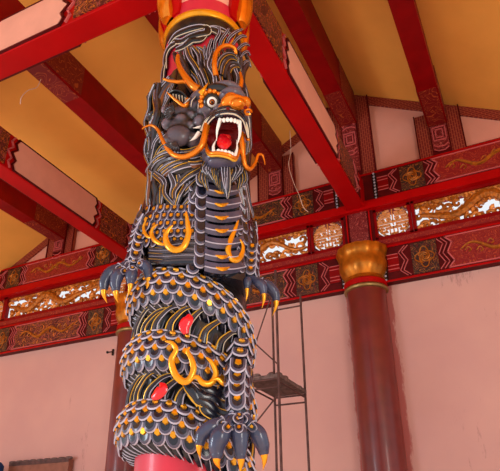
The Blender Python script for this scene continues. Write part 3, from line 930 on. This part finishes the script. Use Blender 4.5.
# right claw
toe([(249, 277, .29), (247.5, 281, .33), (247, 287, .34)], [(247, 287, .34), (247, 294, .34), (246, 301, .34)], .026, 1)
toe([(250, 278, .29), (256, 281, .32), (262, 286, .33), (263.5, 292, .33)], [(263.5, 292, .33), (264, 299, .33), (262, 308, .32)], .03, 1)
toe([(251, 279, .28), (259, 281, .26), (268, 286, .26), (274.5, 293, .26), (276, 299, .26)], [(276, 299, .26), (276, 306, .26), (272.5, 316, .25)], .034, 2)
# lower claw
toe([(238, 416, .54), (226, 421, .57), (213, 427, .58), (203, 434, .58), (200, 442, .58)], [(200, 442, .58), (199, 450, .58), (200.5, 459, .56)], .037)
toe([(238, 418, .56), (229, 426, .61), (221, 435, .63), (217, 446, .63), (217, 454, .63)], [(217, 454, .63), (217, 462, .63), (220.5, 470, .61)], .044)
toe([(239, 417, .56), (239, 428, .61), (240, 440, .62), (240.5, 455, .62)], [(240.5, 455, .62), (241, 464, .62), (240, 474, .61)], .040)
toe([(240, 416, .54), (249, 424, .57), (257, 433, .58), (262, 444, .58), (263.5, 451, .57)], [(263.5, 451, .57), (264.5, 460, .57), (263, 470, .56)], .039)

# --- gold flame curls -------------------------------------------------------
def curl(chains, r):
    bb = MB()
    for pts, wd in chains:
        P = catmull([S(x, y, r) for x, y in pts], 8); n = len(P)
        bb.tube(P, [wd * (.12 + .88 * math.sin(PI * min(1, max(0, (i / (n - 1))))) ** .55) for i in range(n)], 'gold', 10, OUT, .7)
    return bb.build('flame_curl', dr)
curl([([(186, 211), (187.5, 222), (188.5, 234), (184, 246), (176, 250), (168.5, 246), (165.5, 237), (168, 230), (173, 225)], .023)], .485)
curl([([(158, 224), (153, 228), (151.5, 234), (154.5, 240), (160, 243.5), (167, 245)], .016),
      ([(146.5, 219), (143.5, 227), (146, 235), (151, 238)], .013)], .475)
curl([([(238.5, 220), (235.5, 228), (230.5, 240), (228, 250), (231, 258.5), (237, 260), (242, 254), (243, 246), (240, 239)], .021)], .51)
curl([([(165, 341), (172, 343), (176, 350), (171.5, 360), (174.5, 373), (182, 381), (189, 380), (193.5, 370), (192, 360), (187.5, 351), (190, 347)], .021)], .495)
curl([([(190, 380), (197, 377), (203, 383), (211, 383), (216, 374), (212, 363), (206, 357)], .019)], .505)
curl([([(212, 380), (218, 379), (224, 383.5), (229.5, 379), (229, 372), (223, 368)], .017)], .52)

b = MB(); rr_ = random.Random(3)
for k in range(7):
    y = 246 + k * 3.0
    P = catmull([S(150, y - 3, .41), S(168, y - 1 - k * .2, .43), S(190, y - 3, .44), S(210, y - 1, .44), S(238, y + 8, .42)], 6)
    lock(b, P, .030, 'slate', ('pale', 'gline') if k % 2 else ('pale',))
b.build('flank_folds', dr)

# --- cloud reliefs on the shaft ----------------------------------------------
def cloud(chains, r, w_, nm='cloud_relief', dark='slate', edge='gline', parent=None):
    bb = MB()
    for pts in chains:
        P = catmull([S(x, y, r) for x, y in pts], 7); n = len(P)
        R = [w_ * (.35 + .65 * math.sin(PI * (.1 + .8 * i / (n - 1)))) for i in range(n)]
        bb.tube(P, R, dark, 8, OUT, .5)
        for s in (-1, 1):
            Q = []
            for j, p in enumerate(P):
                t = (P[min(j + 1, n - 1)] - P[max(j - 1, 0)]).normalized(); o = OUT(p); q = t.cross(o)
                Q.append(p + q * s * R[j] * .85 + o * R[j] * .3)
            bb.tube(Q, .0038, edge if s > 0 else 'pale', 5)
    return bb.build(nm, parent or col)
# dark blue clouds between middle and lower coils
cloud([[(188, 386), (195, 388), (202, 396), (212, 398), (222, 405), (234, 408)], [(190, 393), (198, 400), (208, 404), (217, 411), (230, 414)],
       [(192, 382), (203, 388), (214, 392), (224, 396), (233, 398)], [(205, 402), (205, 409), (214, 415), (226, 419)],
       [(212, 382), (220, 386), (221, 391), (214, 391), (212, 387)], [(185, 382), (190, 388), (196, 396), (200, 406)]], .425, .040)
# dark cloud bands and red gap at column top
cloud([[(169, 45), (176, 36), (187, 31), (198, 28), (205, 27)], [(172, 41), (181, 42), (190, 38), (199, 35), (207, 33), (206, 28), (198, 31)],
       [(166, 70), (166, 58), (170, 48), (177, 43)], [(163, 84), (164, 72), (166, 62)], [(176, 50), (184, 47), (192, 41), (200, 40), (205, 36)], [(206, 30), (212, 30), (218, 33), (224, 40), (222, 46)]], .35, .038, dark='umber', edge='cream')
cloud([[(203, 30), (213, 28), (222, 30), (230, 34)], [(172, 40), (177, 35), (183, 33)]], .35, .022, dark='umber', edge='cream')
# left torso swirls
cloud([[(165, 205), (160, 197), (163, 188), (172, 186), (178, 192), (175, 199), (169, 199), (168, 195)]], .375, .03, dark='umber', edge='cream')
# red flame tips between coils
for pts in ([(186, 334), (184.5, 326), (188.5, 319), (189, 314)], [(152, 398), (158, 394), (163, 388), (160, 383)]):
    bb = MB(); P = catmull([S(x, y, .425) for x, y in pts], 5); n = len(P)
    bb.tube(P, [.036 * math.sin(PI * (.12 + .84 * i / (n - 1))) + .002 for i in range(n)], 'tongue', 9, OUT, .5); bb.build('red_flame_tip', col)

# --- torso under the hair (dark carved core) ---------------------------------
b = MB(); vs = []; fs = []; seg = 60; zz = [3.35, 3.5, 3.7, 3.9, 4.1, 4.3, 4.5, 4.7, 4.9, 5.05]
rad = [.37, .40, .41, .40, .39, .40, .405, .40, .38, .345]
for r, z in zip(rad, zz):
    for i in range(seg):
        a = 360 * i / seg; k = r + .012 * math.sin(math.radians(a * 13 + z * 400)) 
        vs.append(CYL(a, z, k))
for j in range(len(zz) - 1):
    for i in range(seg): fs.append((j * seg + i, j * seg + (i + 1) % seg, (j + 1) * seg + (i + 1) % seg, (j + 1) * seg + i))
b.add(vs, fs, 'black'); b.build('torso', dr)

# --- mane ----------------------------------------------------------------
def field(bb, A, B, n, rA, rB, w_, rnd, jit=1.2, ridges=('pale', 'gline'), dark='umber', wave=0.0):
    w_ *= 1.3; n = max(3, int(n * .85))
    """locks interpolated between guide A and guide B (lists of px,py of equal length)"""
    for i in range(n):
        t = (i + .5 * rnd.uniform(-.6, .6)) / max(1, n - 1); ph = rnd.uniform(0, 6.28)
        pts = []
        for k, (a, c) in enumerate(zip(A, B)):
            u = k / (len(A) - 1); j = jit * (.3 + u)
            r = rA + (rB - rA) * u + rnd.uniform(-.012, .02)
            x = a[0] + (c[0] - a[0]) * t + rnd.uniform(-j, j) + wave * math.sin(ph + u * 7)
            y = a[1] + (c[1] - a[1]) * t + rnd.uniform(-j, j)
            pts.append(S(x, y, r))
        rr = ridges if rnd.random() < .5 else (ridges[0], ridges[0]) if rnd.random() < .6 else (ridges[0],)
        lock(bb, catmull(pts, 5), w_ * rnd.uniform(.75, 1.3), 'tan' if (dark == 'umber' and rnd.random() < .12) else dark, rr)
rnd = random.Random(11)
b = MB()
# crown mane sweeping up behind the brow
field(b, [(194, 92), (188, 80), (184, 70), (178, 60), (176, 50)], [(216, 88), (212, 76), (206, 66), (205, 54), (200, 46)], 10, .43, .37, .022, rnd, 1.2, wave=1.2)
field(b, [(214, 90), (211, 76), (209, 66), (211, 54), (210, 44)], [(243, 92), (243, 80), (242, 70), (246, 62), (243, 52)], 11, .50, .42, .022, rnd, 1.0, wave=1.5)
field(b, [(218, 72), (220, 62), (226, 56), (234, 56), (238, 62)], [(228, 82), (229, 74), (232, 68), (238, 68), (241, 74)], 5, .50, .47, .018, rnd, .6)
# tall spikes fanning over the horn
for pts, k in (([(211, 78), (208.5, 64), (208, 52), (212, 38)], .022), ([(214, 50), (215, 42), (219, 34), (219.5, 26)], .02), ([(219, 47), (221, 40), (226, 33), (229, 28)], .018),
               ([(226, 45), (229, 38), (236, 32), (243, 29)], .018), ([(232, 46), (236, 40), (242, 36), (247, 37)], .017), ([(237, 50), (241, 46), (246, 44), (250, 46)], .016),
               ([(240, 58), (244, 53), (248, 52), (250, 56)], .015), ([(241, 68), (245, 62), (249, 62), (251, 68)], .014), ([(206, 60), (204, 52), (205, 45)], .014)):
    lock(b, catmull([S(x, y, .46 - .0 * i) for i, (x, y) in enumerate(pts)], 6), k * 1.0, 'slate', ('pale', 'pale'))
for pts in ([(229, 46), (233, 40), (236, 34)], [(222, 47), (224, 41), (226, 37)]):
    P = catmull([S(x, y, .475) for x, y in pts], 5); b.tube(P, [.008 * (1 - i / len(P)) + .001 for i in range(len(P))], 'gold', 6)
b.build('mane', dr)
b = MB()
# left mane flowing down behind ear and cheek
field(b, [(168, 76), (160, 88), (155, 102), (152, 118), (151, 134)], [(176, 82), (168, 98), (163, 112), (160, 128), (158, 142)], 8, .41, .40, .024, rnd, 1.6, wave=1.5)
field(b, [(156, 128), (150, 140), (148, 152), (150, 164)], [(176, 140), (168, 148), (160, 156), (156, 168)], 8, .42, .40, .024, rnd, 1.4)
field(b, [(204, 146), (188, 152), (170, 152), (155, 158), (146, 172)], [(208, 164), (196, 166), (182, 168), (168, 176), (158, 190)], 12, .46, .39, .026, rnd, 1.3)
field(b, [(208, 164), (198, 168), (186, 176), (176, 186)], [(206, 176), (202, 186), (194, 198), (186, 208)], 6, .46, .40, .022, rnd, 1.2)
field(b, [(148, 170), (149, 182), (147, 194), (148, 206)], [(166, 180), (164, 188), (162, 196), (163, 206)], 6, .41, .41, .020, rnd, 1.2, wave=1)
field(b, [(150, 172), (160, 182), (164, 194), (172, 206)], [(184, 176), (186, 186), (180, 196), (176, 208)], 6, .42, .41, .022, rnd, 1.5, wave=1.5)
field(b, [(180, 200), (186, 192), (194, 184), (202, 176)], [(186, 210), (192, 204), (199, 196), (205, 186)], 4, .41, .43, .016, rnd, .8)
# side whirl hooks at the left outline
field(b, [(154, 84), (150, 98), (152, 110), (147, 124), (149, 140), (147, 156)], [(160, 84), (157, 98), (156, 112), (153, 126), (154, 140), (152, 156)], 4, .43, .43, .028, rnd, 1.0, wave=1.6)
for y, h in ((92, 9), (112, 8), (131, 10), (150, 8)):
    P = catmull([S(157, y, .40), S(152, y + 2, .43), S(148.5, y + h * .6, .44), S(150, y + h, .43)], 5)
    lock(b, P, .030, 'umber', ('pale',))
b.build('mane', dr)
b = MB()
# right side mane
field(b, [(236, 160), (242, 170), (246, 184), (250, 202), (253, 218)], [(226, 168), (234, 182), (239, 196), (242, 212), (243, 226)], 9, .47, .43, .022, rnd, 1.0, ridges=('pale', 'pale'))
field(b, [(243, 84), (246, 96), (248, 112), (249, 130), (250, 150)], [(236, 92), (240, 104), (243, 120), (245, 140), (244, 160)], 6, .42, .42, .022, rnd, 1.0)
b.build('mane', dr)

# --- head ------------------------------------------------------------------
def blobs(lst, name, matk, vox=.009, parent=dr, sm=2):
    bb = MB()
    for c, r in lst:
        r = (r, r, r) if not hasattr(r, '__len__') else r
        rot = Matrix((ER, EF, Vector((0, 0, 1)))).transposed()
        bb.ell(c, r, matk, 18, 12, rot)
    o = bb.build(name, None, True)
    md = o.modifiers.new('remesh', 'REMESH'); md.mode = 'VOXEL'; md.voxel_size = vox; md.use_smooth_shade = True
    if sm:
        ms = o.modifiers.new('smooth', 'SMOOTH'); ms.iterations = sm; ms.factor = .5
    dg = bpy.context.evaluated_depsgraph_get(); ev = o.evaluated_get(dg)
    me = bpy.data.meshes.new_from_object(ev)
    me.name = name; o.modifiers.clear(); old = o.data; o.data = me
    if not me.materials: me.materials.append(M[matk])
    me.materials[0] = M[matk]
    bpy.data.meshes.remove(old)
    o.parent = parent
    return o
hd = blobs([
    (D(214, 112, .36), (.20, .16, .22)),               # skull
    (D(203, 100, .47), (.10, .09, .07)), (D(226, 92, .52), (.12, .11, .055)),   # brows
    (D(232, 98, .60), (.10, .10, .06)), (D(207, 112, .50), (.08, .08, .08)),
    (D(196, 108, .47), (.06, .06, .06)), (D(191, 117, .46), (.05, .05, .045)), (D(186, 109, .45), (.045, .04, .04)),
    (D(181, 121, .47), (.055, .05, .05)), (D(175, 114, .45), (.045, .04, .045)), (D(190, 127, .47), (.045, .045, .04)),
    (D(179, 136, .48), (.095, .06, .08)), (D(182, 128, .45), (.11, .06, .12)), (D(186, 116, .44), (.12, .06, .09)), (D(168, 124, .45), (.05, .04, .05)), (D(170, 139, .45), (.05, .04, .055)), (D(193, 140, .46), (.06, .05, .06)),
    (D(200, 122, .50), (.05, .05, .05)), (D(166, 110, .44), (.04, .03, .035)),
    (D(243, 118, .52), (.035, .05, .09)), (D(244, 135, .48), (.03, .05, .07)), (D(207, 128, .50), (.035, .05, .06)),
], 'head', 'head', sm=9)
# fleshy folds over the muzzle: arching upper lip
b = MB()
for o_, w_, kk in ((0, .019, 'slate'), (2.6, .016, 'umber'), (5, .015, 'slate'), (7.2, .013, 'umber')):
    P = catmull([D(204 - o_ * .5, 131, .56), D(208.5 - o_ * .4, 123 - o_ * .4, .62), D(215, 116.5 - o_ * .7, .69), D(224, 113.5 - o_ * .8, .74), D(235, 114.5 - o_ * .7, .75), D(242.5 + o_ * .2, 120 - o_ * .3, .71), D(246 + o_ * .3, 129, .66), D(248.5, 138, .62)], 6)
    n = len(P)
    b.tube(P, [w_ * (.5 + .5 * math.sin(PI * (.1 + .8 * i / (n - 1)))) for i in range(n)], kk, 9)
    b.tube([p + (CAM - p).normalized() * w_ * .8 for p in P], [.0062 if o_ in (0, 5) else .004] * n, 'cream' if o_ != 2.6 else 'gline', 5)
b.build('upper_lip', dr)
blobs([(D(231, 111, .62), (.10, .10, .05)), (D(222, 113, .58), (.07, .09, .045)), (D(241, 114, .60), (.05, .08, .05))], 'muzzle', 'head', .009)
# mouth cavity
b = MB()
rot = Matrix((ER, EF, Vector((0, 0, 1)))).transposed()
b.ell(D(226, 132, .46), (.125, .10, .15), 'maw', 20, 14, rot)
b.ell(D(210, 130, .55), (.055, .04, .055), 'maw', 14, 9, rot)
b.ell(D(212, 141, .53), (.05, .05, .06), 'maw', 14, 9, rot)
for k in range(5):
    P = catmull([D(217 + k * .3, 123 + k * 1.5, .585), D(228, 122 + k * 1.7, .60), D(239 - k * .3, 124 + k * 1.5, .585)], 5)
    b.tube(P, .007, 'maw', 6)
b.build('mouth_cavity', dr)
# tongue
b = MB()
P = catmull([D(226, 142, .50), D(225, 140, .58), D(224, 144, .64), D(224, 149, .67)], 5); n = len(P)
b.tube(P, [.035, .04, .043, .046, .048, .05, .051, .052, .051, .05, .047, .044, .04, .033, .026, .012][:n], 'tongue', 16, lambda p: (CAM - p).normalized(), .55)
b.build('tongue', dr)
# lower jaw with gold lip
blobs([(D(222, 160, .56), (.125, .10, .05)), (D(210, 157, .52), (.06, .07, .045)), (D(235, 162, .54), (.06, .08, .05)), (D(223, 167, .52), (.11, .07, .04)),
       (D(206, 150, .50), (.035, .05, .05)), (D(240, 152, .50), (.03, .05, .05)), (D(222, 163, .60), (.10, .07, .04))], 'lower_jaw', 'mid', .009, sm=6)
b = MB()
P = catmull([D(205, 141, .55), D(206.5, 148, .60), D(210, 153, .66), D(219, 153, .70), D(228, 155, .71), D(235, 158, .68), D(238.5, 152, .62), D(239, 145, .57)], 6)
b.tube(P, [.014] * len(P), 'ogold', 10); b.tube([p + Vector((0, 0, -.022)) for p in P], [.008] * len(P), 'gline', 6)
b.build('lower_lip', dr)
# teeth
def tooth(p0, p1, w_, bend=(0, 0)):
    bb = MB(); a, c = Vector(D(*p0)), Vector(D(*p1)); m = (a + c) / 2 + ER * bend[0] + Vector((0, 0, bend[1]))
    P = catmull([a, m, c], 5); n = len(P)
    bb.tube(P, [max(.002, w_ * (1 - (i / (n - 1)) ** 1.6)) for i in range(n)], 'white', 10)
    bb.build('fang', dr)
tooth((220.5, 119, .70), (216.5, 141, .66), .0145, (-.008, 0))
tooth((239.5, 121, .71), (236.5, 147, .68), .0145, (.012, 0))
tooth((214, 154, .68), (216.5, 139, .66), .013, (-.012, 0))
tooth((234.5, 157, .68), (236.5, 140, .65), .012, (.010, 0))
def block_teeth(pts, w_, h_, up):
    for p in pts:
        bb = MB(); c = D(*p)
        bb.ell(c + Vector((0, 0, (h_ if up else -h_) * .3)), (w_, w_ * .7, h_), 'white', 10, 7, rot); bb.build('tooth', dr)
block_teeth([(224, 119.5, .735), (227.6, 119, .75), (231.2, 119.2, .755), (234.8, 120, .75), (237.4, 121, .73)], .0135, .019, False)
block_teeth([(218.5, 151.5, .70), (222, 151.8, .71), (225.5, 152.3, .715), (229, 153.2, .71), (232, 154.5, .70)], .013, .016, True)
tooth((199, 133, .55), (190, 141, .56), .017, (0, -.01))
tooth((201, 127, .55), (193, 128, .56), .012, (0, 0))
# eye: gold scalloped socket, white ball, red-brown iris, pupil
ec = D(212, 102, .57); ev = (CAM - ec).normalized()
ex_ = Vector((0, 0, 1)).cross(ev).normalized(); ey_ = ev.cross(ex_)
bb = MB(); bb.ell(ec, .052, 'white', 20, 14); eye = bb.build('eye', dr)
bb = MB()
ring = [ec + ev * .030 + (ex_ * math.cos(2 * PI * k / 24) + ey_ * math.sin(2 * PI * k / 24)) * .046 for k in range(25)]
bb.tube(ring, .012, 'umber', 8, cap=False)
for k in range(15):
    a = 2 * PI * k / 14
    bb.ell(ec + ev * .014 + (ex_ * math.cos(a) + ey_ * math.sin(a) * .95) * .078, .021, 'ogold', 10, 7)
bb.build('eye_socket', dr)
for rr, dd, kk, nm in ((.027, .036, 'maw', 'iris'), (.019, .046, 'ogold', 'iris_ring'), (.011, .056, 'black', 'pupil')):
    bb = MB(); bb.ell(ec + ev * dd, rr * .9, kk, 14, 9); bb.build(nm, eye)
# brow bulge above the eye
b = MB()
P = catmull([D(203, 96, .55), D(208, 90, .60), D(216, 88, .63), D(225, 89, .65), D(232, 93, .66)], 6); n = len(P)
b.tube(P, [.018 + .018 * math.sin(PI * i / (n - 1)) for i in range(n)], 'umber', 12); b.build('brow', dr)
# small gold horn on the brow
b = MB(); P = catmull([D(201.5, 93.5, .62), D(203.5, 90, .64), D(208, 83, .64)], 5); n = len(P)
b.tube(P, [.026 * (1 - i / n) + .001 for i in range(n)], 'gold', 10); b.build('brow_spike', dr)
# gold nose
no = blobs([(D(234, 102.5, .74), (.092, .07, .046)), (D(238, 104.5, .78), (.055, .05, .036)), (D(245, 103, .75), (.042, .05, .042)), (D(227, 104, .74), (.045, .05, .034)),
            (D(222.5, 107.5, .70), (.032, .035, .018)), (D(231, 98, .72), (.05, .05, .03))], 'nose', 'ogold', .007, sm=6)
for x, y in ((228, 108.5), (245.5, 107.5)):
    b = MB(); b.ell(D(x, y, .81), (.014, .012, .010), 'maw', 10, 7, rot); b.build('nostril', no)
b = MB(); c = D(248, 112, .74); P = [c + (ER * math.cos(a) + Vector((0, 0, 1)) * math.sin(a)) * .022 for a in [k * .45 for k in range(13)]]
b.tube(P, .010, 'ogold', 8); b.build('nose_curl', no)

b = MB()
for pts in ([(214, 116, .66), (218, 111, .70), (226, 109.5, .74)], [(208, 118, .60), (213, 112, .66), (219, 108.5, .70)], [(203, 112, .57), (206, 117, .60), (204, 124, .60)],
            [(220, 92, .64), (226, 93, .68), (231, 95, .70)], [(203, 96, .56), (199, 102, .55), (198, 109, .55)], [(196, 96, .54), (192, 101, .53), (191, 107, .52)],
            [(190, 98, .53), (186, 102, .51), (183, 106, .50)], [(247, 112, .68), (249, 120, .66), (250, 130, .63)]):
    P = catmull([D(*p) for p in pts], 5); n = len(P)
    b.tube(P, [.011 * math.sin(PI * (.1 + .8 * i / (n - 1))) for i in range(n)], 'mid', 7)
    b.tube([p + (CAM - p).normalized() * .008 for p in P], [.004 * math.sin(PI * (.1 + .8 * i / (n - 1))) + .0005 for i in range(n)], 'cream', 5)
    b.build('face_wrinkle', dr); b = MB()
# whiskers
def whisker(pts, wd):
    bb = MB(); P = catmull([D(*p) for p in pts], 7); n = len(P)
    bb.tube(P, [wd * (1 - .82 * (i / (n - 1)) ** 1.5) for i in range(n)], 'ogold', 10); bb.build('whisker', dr)
whisker([(207, 124, .60), (205, 134, .62), (202, 145, .62), (194, 153, .60), (184, 157, .57), (174, 155, .54), (167, 148, .52), (162, 139, .51), (158, 130, .50), (152, 125.5, .49), (146, 126.5, .48), (142, 129, .47)], .024)
whisker([(241, 133, .62), (242, 144, .62), (243, 155, .60), (245, 165, .58), (250, 169, .55), (255, 163, .52), (258, 155, .50), (262, 155, .48), (264, 160, .47), (265, 165, .47)], .020)
# jowl gold fin at right of the mouth
b = MB(); P = catmull([D(244, 122, .62), D(247, 130, .62), D(248, 140, .60), D(245, 134, .60)], 5)
b.tube(P, [.012] * len(P), 'ogold', 8); b.build('jowl_fin', dr)
# ear
b = MB()
E_ = [(168, 93), (174, 90.5), (181, 92), (186, 97), (188, 104), (185, 107), (180, 103), (175, 99), (170, 95.5)]
c0 = D(179, 98.5, .47)
vs = [D(x, y, .49) for x, y in E_]
b.add(vs + [c0], [(i, (i + 1) % len(vs), len(vs)) for i in range(len(vs))], 'umber')
b.tube(catmull([D(x, y, .50) for x, y in E_[:5]], 5), .009, 'umber', 8)
P = catmull([D(x, y, .50) for x, y in ((167, 92), (172, 97), (178, 102), (184, 106), (188, 103), (187, 99))], 5); n = len(P)
b.tube(P, [.004 + .018 * (i / (n - 1)) ** .8 * (1 if i < n - 6 else .6) for i in range(n)], 'ogold', 9)
for k in range(5):
    x = 173 + 3 * k; b.tube([D(x, 94 + k * .6, .50), D(x + .5, 98 + k * 1.2, .50)], [.004, .002], 'cream', 5)
b.build('ear', dr)
# horns
def horn(pts, r0, r1, nm='horn', rings=True):
    bb = MB(); P = catmull([D(*p) for p in pts], 7); n = len(P)
    R = [r0 + (r1 - r0) * i / (n - 1) for i in range(n)]
    bb.tube(P, R, 'ogold', 12); bb.ell(P[-1], R[-1], 'ogold', 8, 6)
    bb.build(nm, dr)
horn([(199, 90, .50), (193, 86, .50), (187, 79, .49), (181, 70, .47), (178, 62, .45), (178, 56, .44)], .034, .016)
horn([(216, 76, .50), (214.5, 66, .52), (215.5, 55, .52), (220, 48, .51), (227, 45.5, .50), (234, 48, .48), (236, 53, .46)], .022, .014)
horn([(240, 88, .50), (241.5, 80, .50), (240, 73, .49)], .020, .012)
horn([(193, 86, .47), (186, 82, .46), (178, 82, .45), (170, 81, .44), (164, 79, .43)], .020, .010)
# fan-shaped cheek bristles
b = MB()
for k in range(9):
    a = math.radians(100 + k * 16)
    P = catmull([D(174, 112, .49), D(174 + 6 * math.cos(a), 112 - 6 * math.sin(a), .50), D(174 + 11 * math.cos(a), 112 - 10.5 * math.sin(a), .48)], 4)
    lock(b, P, .011, 'umber', ('pale',))
b.build('cheek_bristles', dr)
b = MB()
for k in range(7):
    a = math.radians(200 + k * 14)
    P = catmull([D(176, 142, .53), D(176 + 8 * math.cos(a), 142 - 6 * math.sin(a), .54), D(176 + 15 * math.cos(a), 142 - 11 * math.sin(a), .51)], 4)
    lock(b, P, .012, 'umber', ('pale',))
b.build('cheek_bristles', dr)
# beard
b = MB(); rnd = random.Random(21)
for i in range(15):
    u = -1 + 2 * i / 14
    x0 = 223 + 17 * u; L = 27 - 13 * abs(u) ** 1.3
    P = catmull([D(x0, 165 + 1.5 * (1 - abs(u)), .56), D(x0 + u * 1.5 + rnd.uniform(-1, 1), 165 + L * .4, .575), D(x0 - u * 5.5 + rnd.uniform(-1, 1), 165 + L, .55)], 6)
    lock(b, P, .019, 'umber', ('cream', 'gline') if abs(u) < .7 else ('pale', 'pale'))
for dx in (-3, 0, 3):
    P = catmull([D(225 + dx, 168, .60), D(226 + dx * .6, 184, .61), D(227.5, 199 - abs(dx), .59)], 6)
    lock(b, P, .026, 'slate', ('cream', 'pale'))
for s in (-1, 1):
    for k in range(3):
        P = catmull([D(223 + s * (14 + 2 * k), 166 - k * 2, .54), D(223 + s * (17 + 3 * k), 178, .53), D(223 + s * (15 + 2.5 * k), 191 - 3 * k, .50)], 6)
        lock(b, P, .018, 'umber', ('pale', 'gline'))
b.build('beard', dr)

# ------------------------------------------------------------------ scaffold behind the column
sc_ = empty('scaffold', (-2.85, 6.6, 0), 'rusty steel scaffold tower with a dusty plank, behind the dragon against the pink wall', 'scaffold')
def pipe(p, q, r, nm, k='steel'):
    bb = MB(); bb.tube([Vector(p), Vector(q)], r, k, 10); return bb.build(nm, sc_)
X0, X1, Y0, Y1 = -3.10, -2.66, 6.4, 7.3
for x, y, zt in ((X0, Y0, 5.0), (X1, Y0, 4.92), (X0, Y1, 5.0), (X1, Y1, 4.92)): pipe((x, y, 0), (x, y, zt), .016, 'pole')
for z in (1.2, 2.3, 3.38, 3.48, 4.75):
    pipe((X0, Y0, z), (X1, Y0, z), .012, 'crossbar')
    pipe((X0, Y1, z), (X1, Y1, z), .012, 'crossbar')
for za, zb in ((2.3, 3.3), (3.3, 2.3)):
    pass
pipe((X0, Y0, 3.6), (X1, Y0, 4.75), .009, 'brace'); pipe((X0, Y0, 4.1), (X1, Y0, 3.65), .009, 'brace'); pipe((X0, Y0, 2.85), (X1, Y0, 3.3), .009, 'brace'); pipe((X0, Y0, 1.4), (X1, Y0, 2.2), .009, 'brace')
for x in (X0, X1): pipe((x, Y0, 3.44), (x, Y1, 3.44), .012, 'crossbar')
bb = MB(); bb.box(X0 - .02, X1 + .02, Y0, Y1, 3.495, 3.54, 'plank')
for k in range(26):
    bb.ell((X0 + .02 + .43 * random.random(), Y0 + .05 + .8 * random.random(), 3.56), (.05, .06, .035 * random.uniform(.5, 1.2)), 'plank', 8, 5)
bb.build('plank_platform', sc_)

# ------------------------------------------------------------------ small things
def cord(pts, label):
    bb = MB(); bb.tube(catmull(pts, 8), .006, 'cord', 6); return tag(bb.build('hanging_cord'), label, 'cord')
cord([(-4.99, 4.1, 7.25), (-5.04, 4.1, 7.13), (-5.08, 4.01, 7.02), (-5.1, 3.95, 6.87), (-5.1, 3.95, 6.75)], 'short pale cord curling down from the painted purlin end at upper left')
cord([(-2.92, 7.9, 8.4), (-2.92, 7.9, 7.97), (-2.97, 7.9, 7.67), (-2.91, 7.9, 7.33), (-2.81, 7.9, 7.0), (-2.75, 7.9, 6.75), (-2.67, 7.9, 6.63)], 'long thin pale cord hanging before the gable left of the red tie beam')
bb = MB(); bb.box(-9.0, -7.56, YW - .02, YW + .10, 1.4, 3.10, 'board'); bb.box(-9.0, -7.56, YW - .03, YW - .02, 3.05, 3.12, 'steel')
for k in range(9):
    bb.ell((-8.95 + k * .17, YW + .01, 3.12), (.09, .05, .03), 'plank', 8, 5)
tag(bb.build('brown_board'), 'brown board leaning on the pink wall at the bottom left', 'board')
bb = MB(); bb.lathe([(.001, 0), (.24, .02), (.25, 1.5), (.25, 3.02), (.20, 3.08), (.001, 3.09)], (-9.08, YW - .4), 'blue', 24); tag(bb.build('blue_object'), 'blue rounded object cut by the bottom left corner beside the brown board', 'object')
e = empty('wall_bracket', (-6.97, YW, 5.0), 'small dark wall bracket high on the pink wall left of the left column', 'bracket')
bb = MB(); bb.box(-6.93, -6.90, YW + .09, YW + .12, 4.95, 5.07, 'black'); bb.build('plate', e, False)
bb = MB(); bb.tube([Vector((-6.915, YW + .1, 5.02)), Vector((-6.93, YW + .04, 5.0)), Vector((-6.96, YW + .01, 4.99))], .012, 'black', 8); bb.ell((-6.965, YW + .005, 4.99), .026, 'black'); bb.build('arm', e)
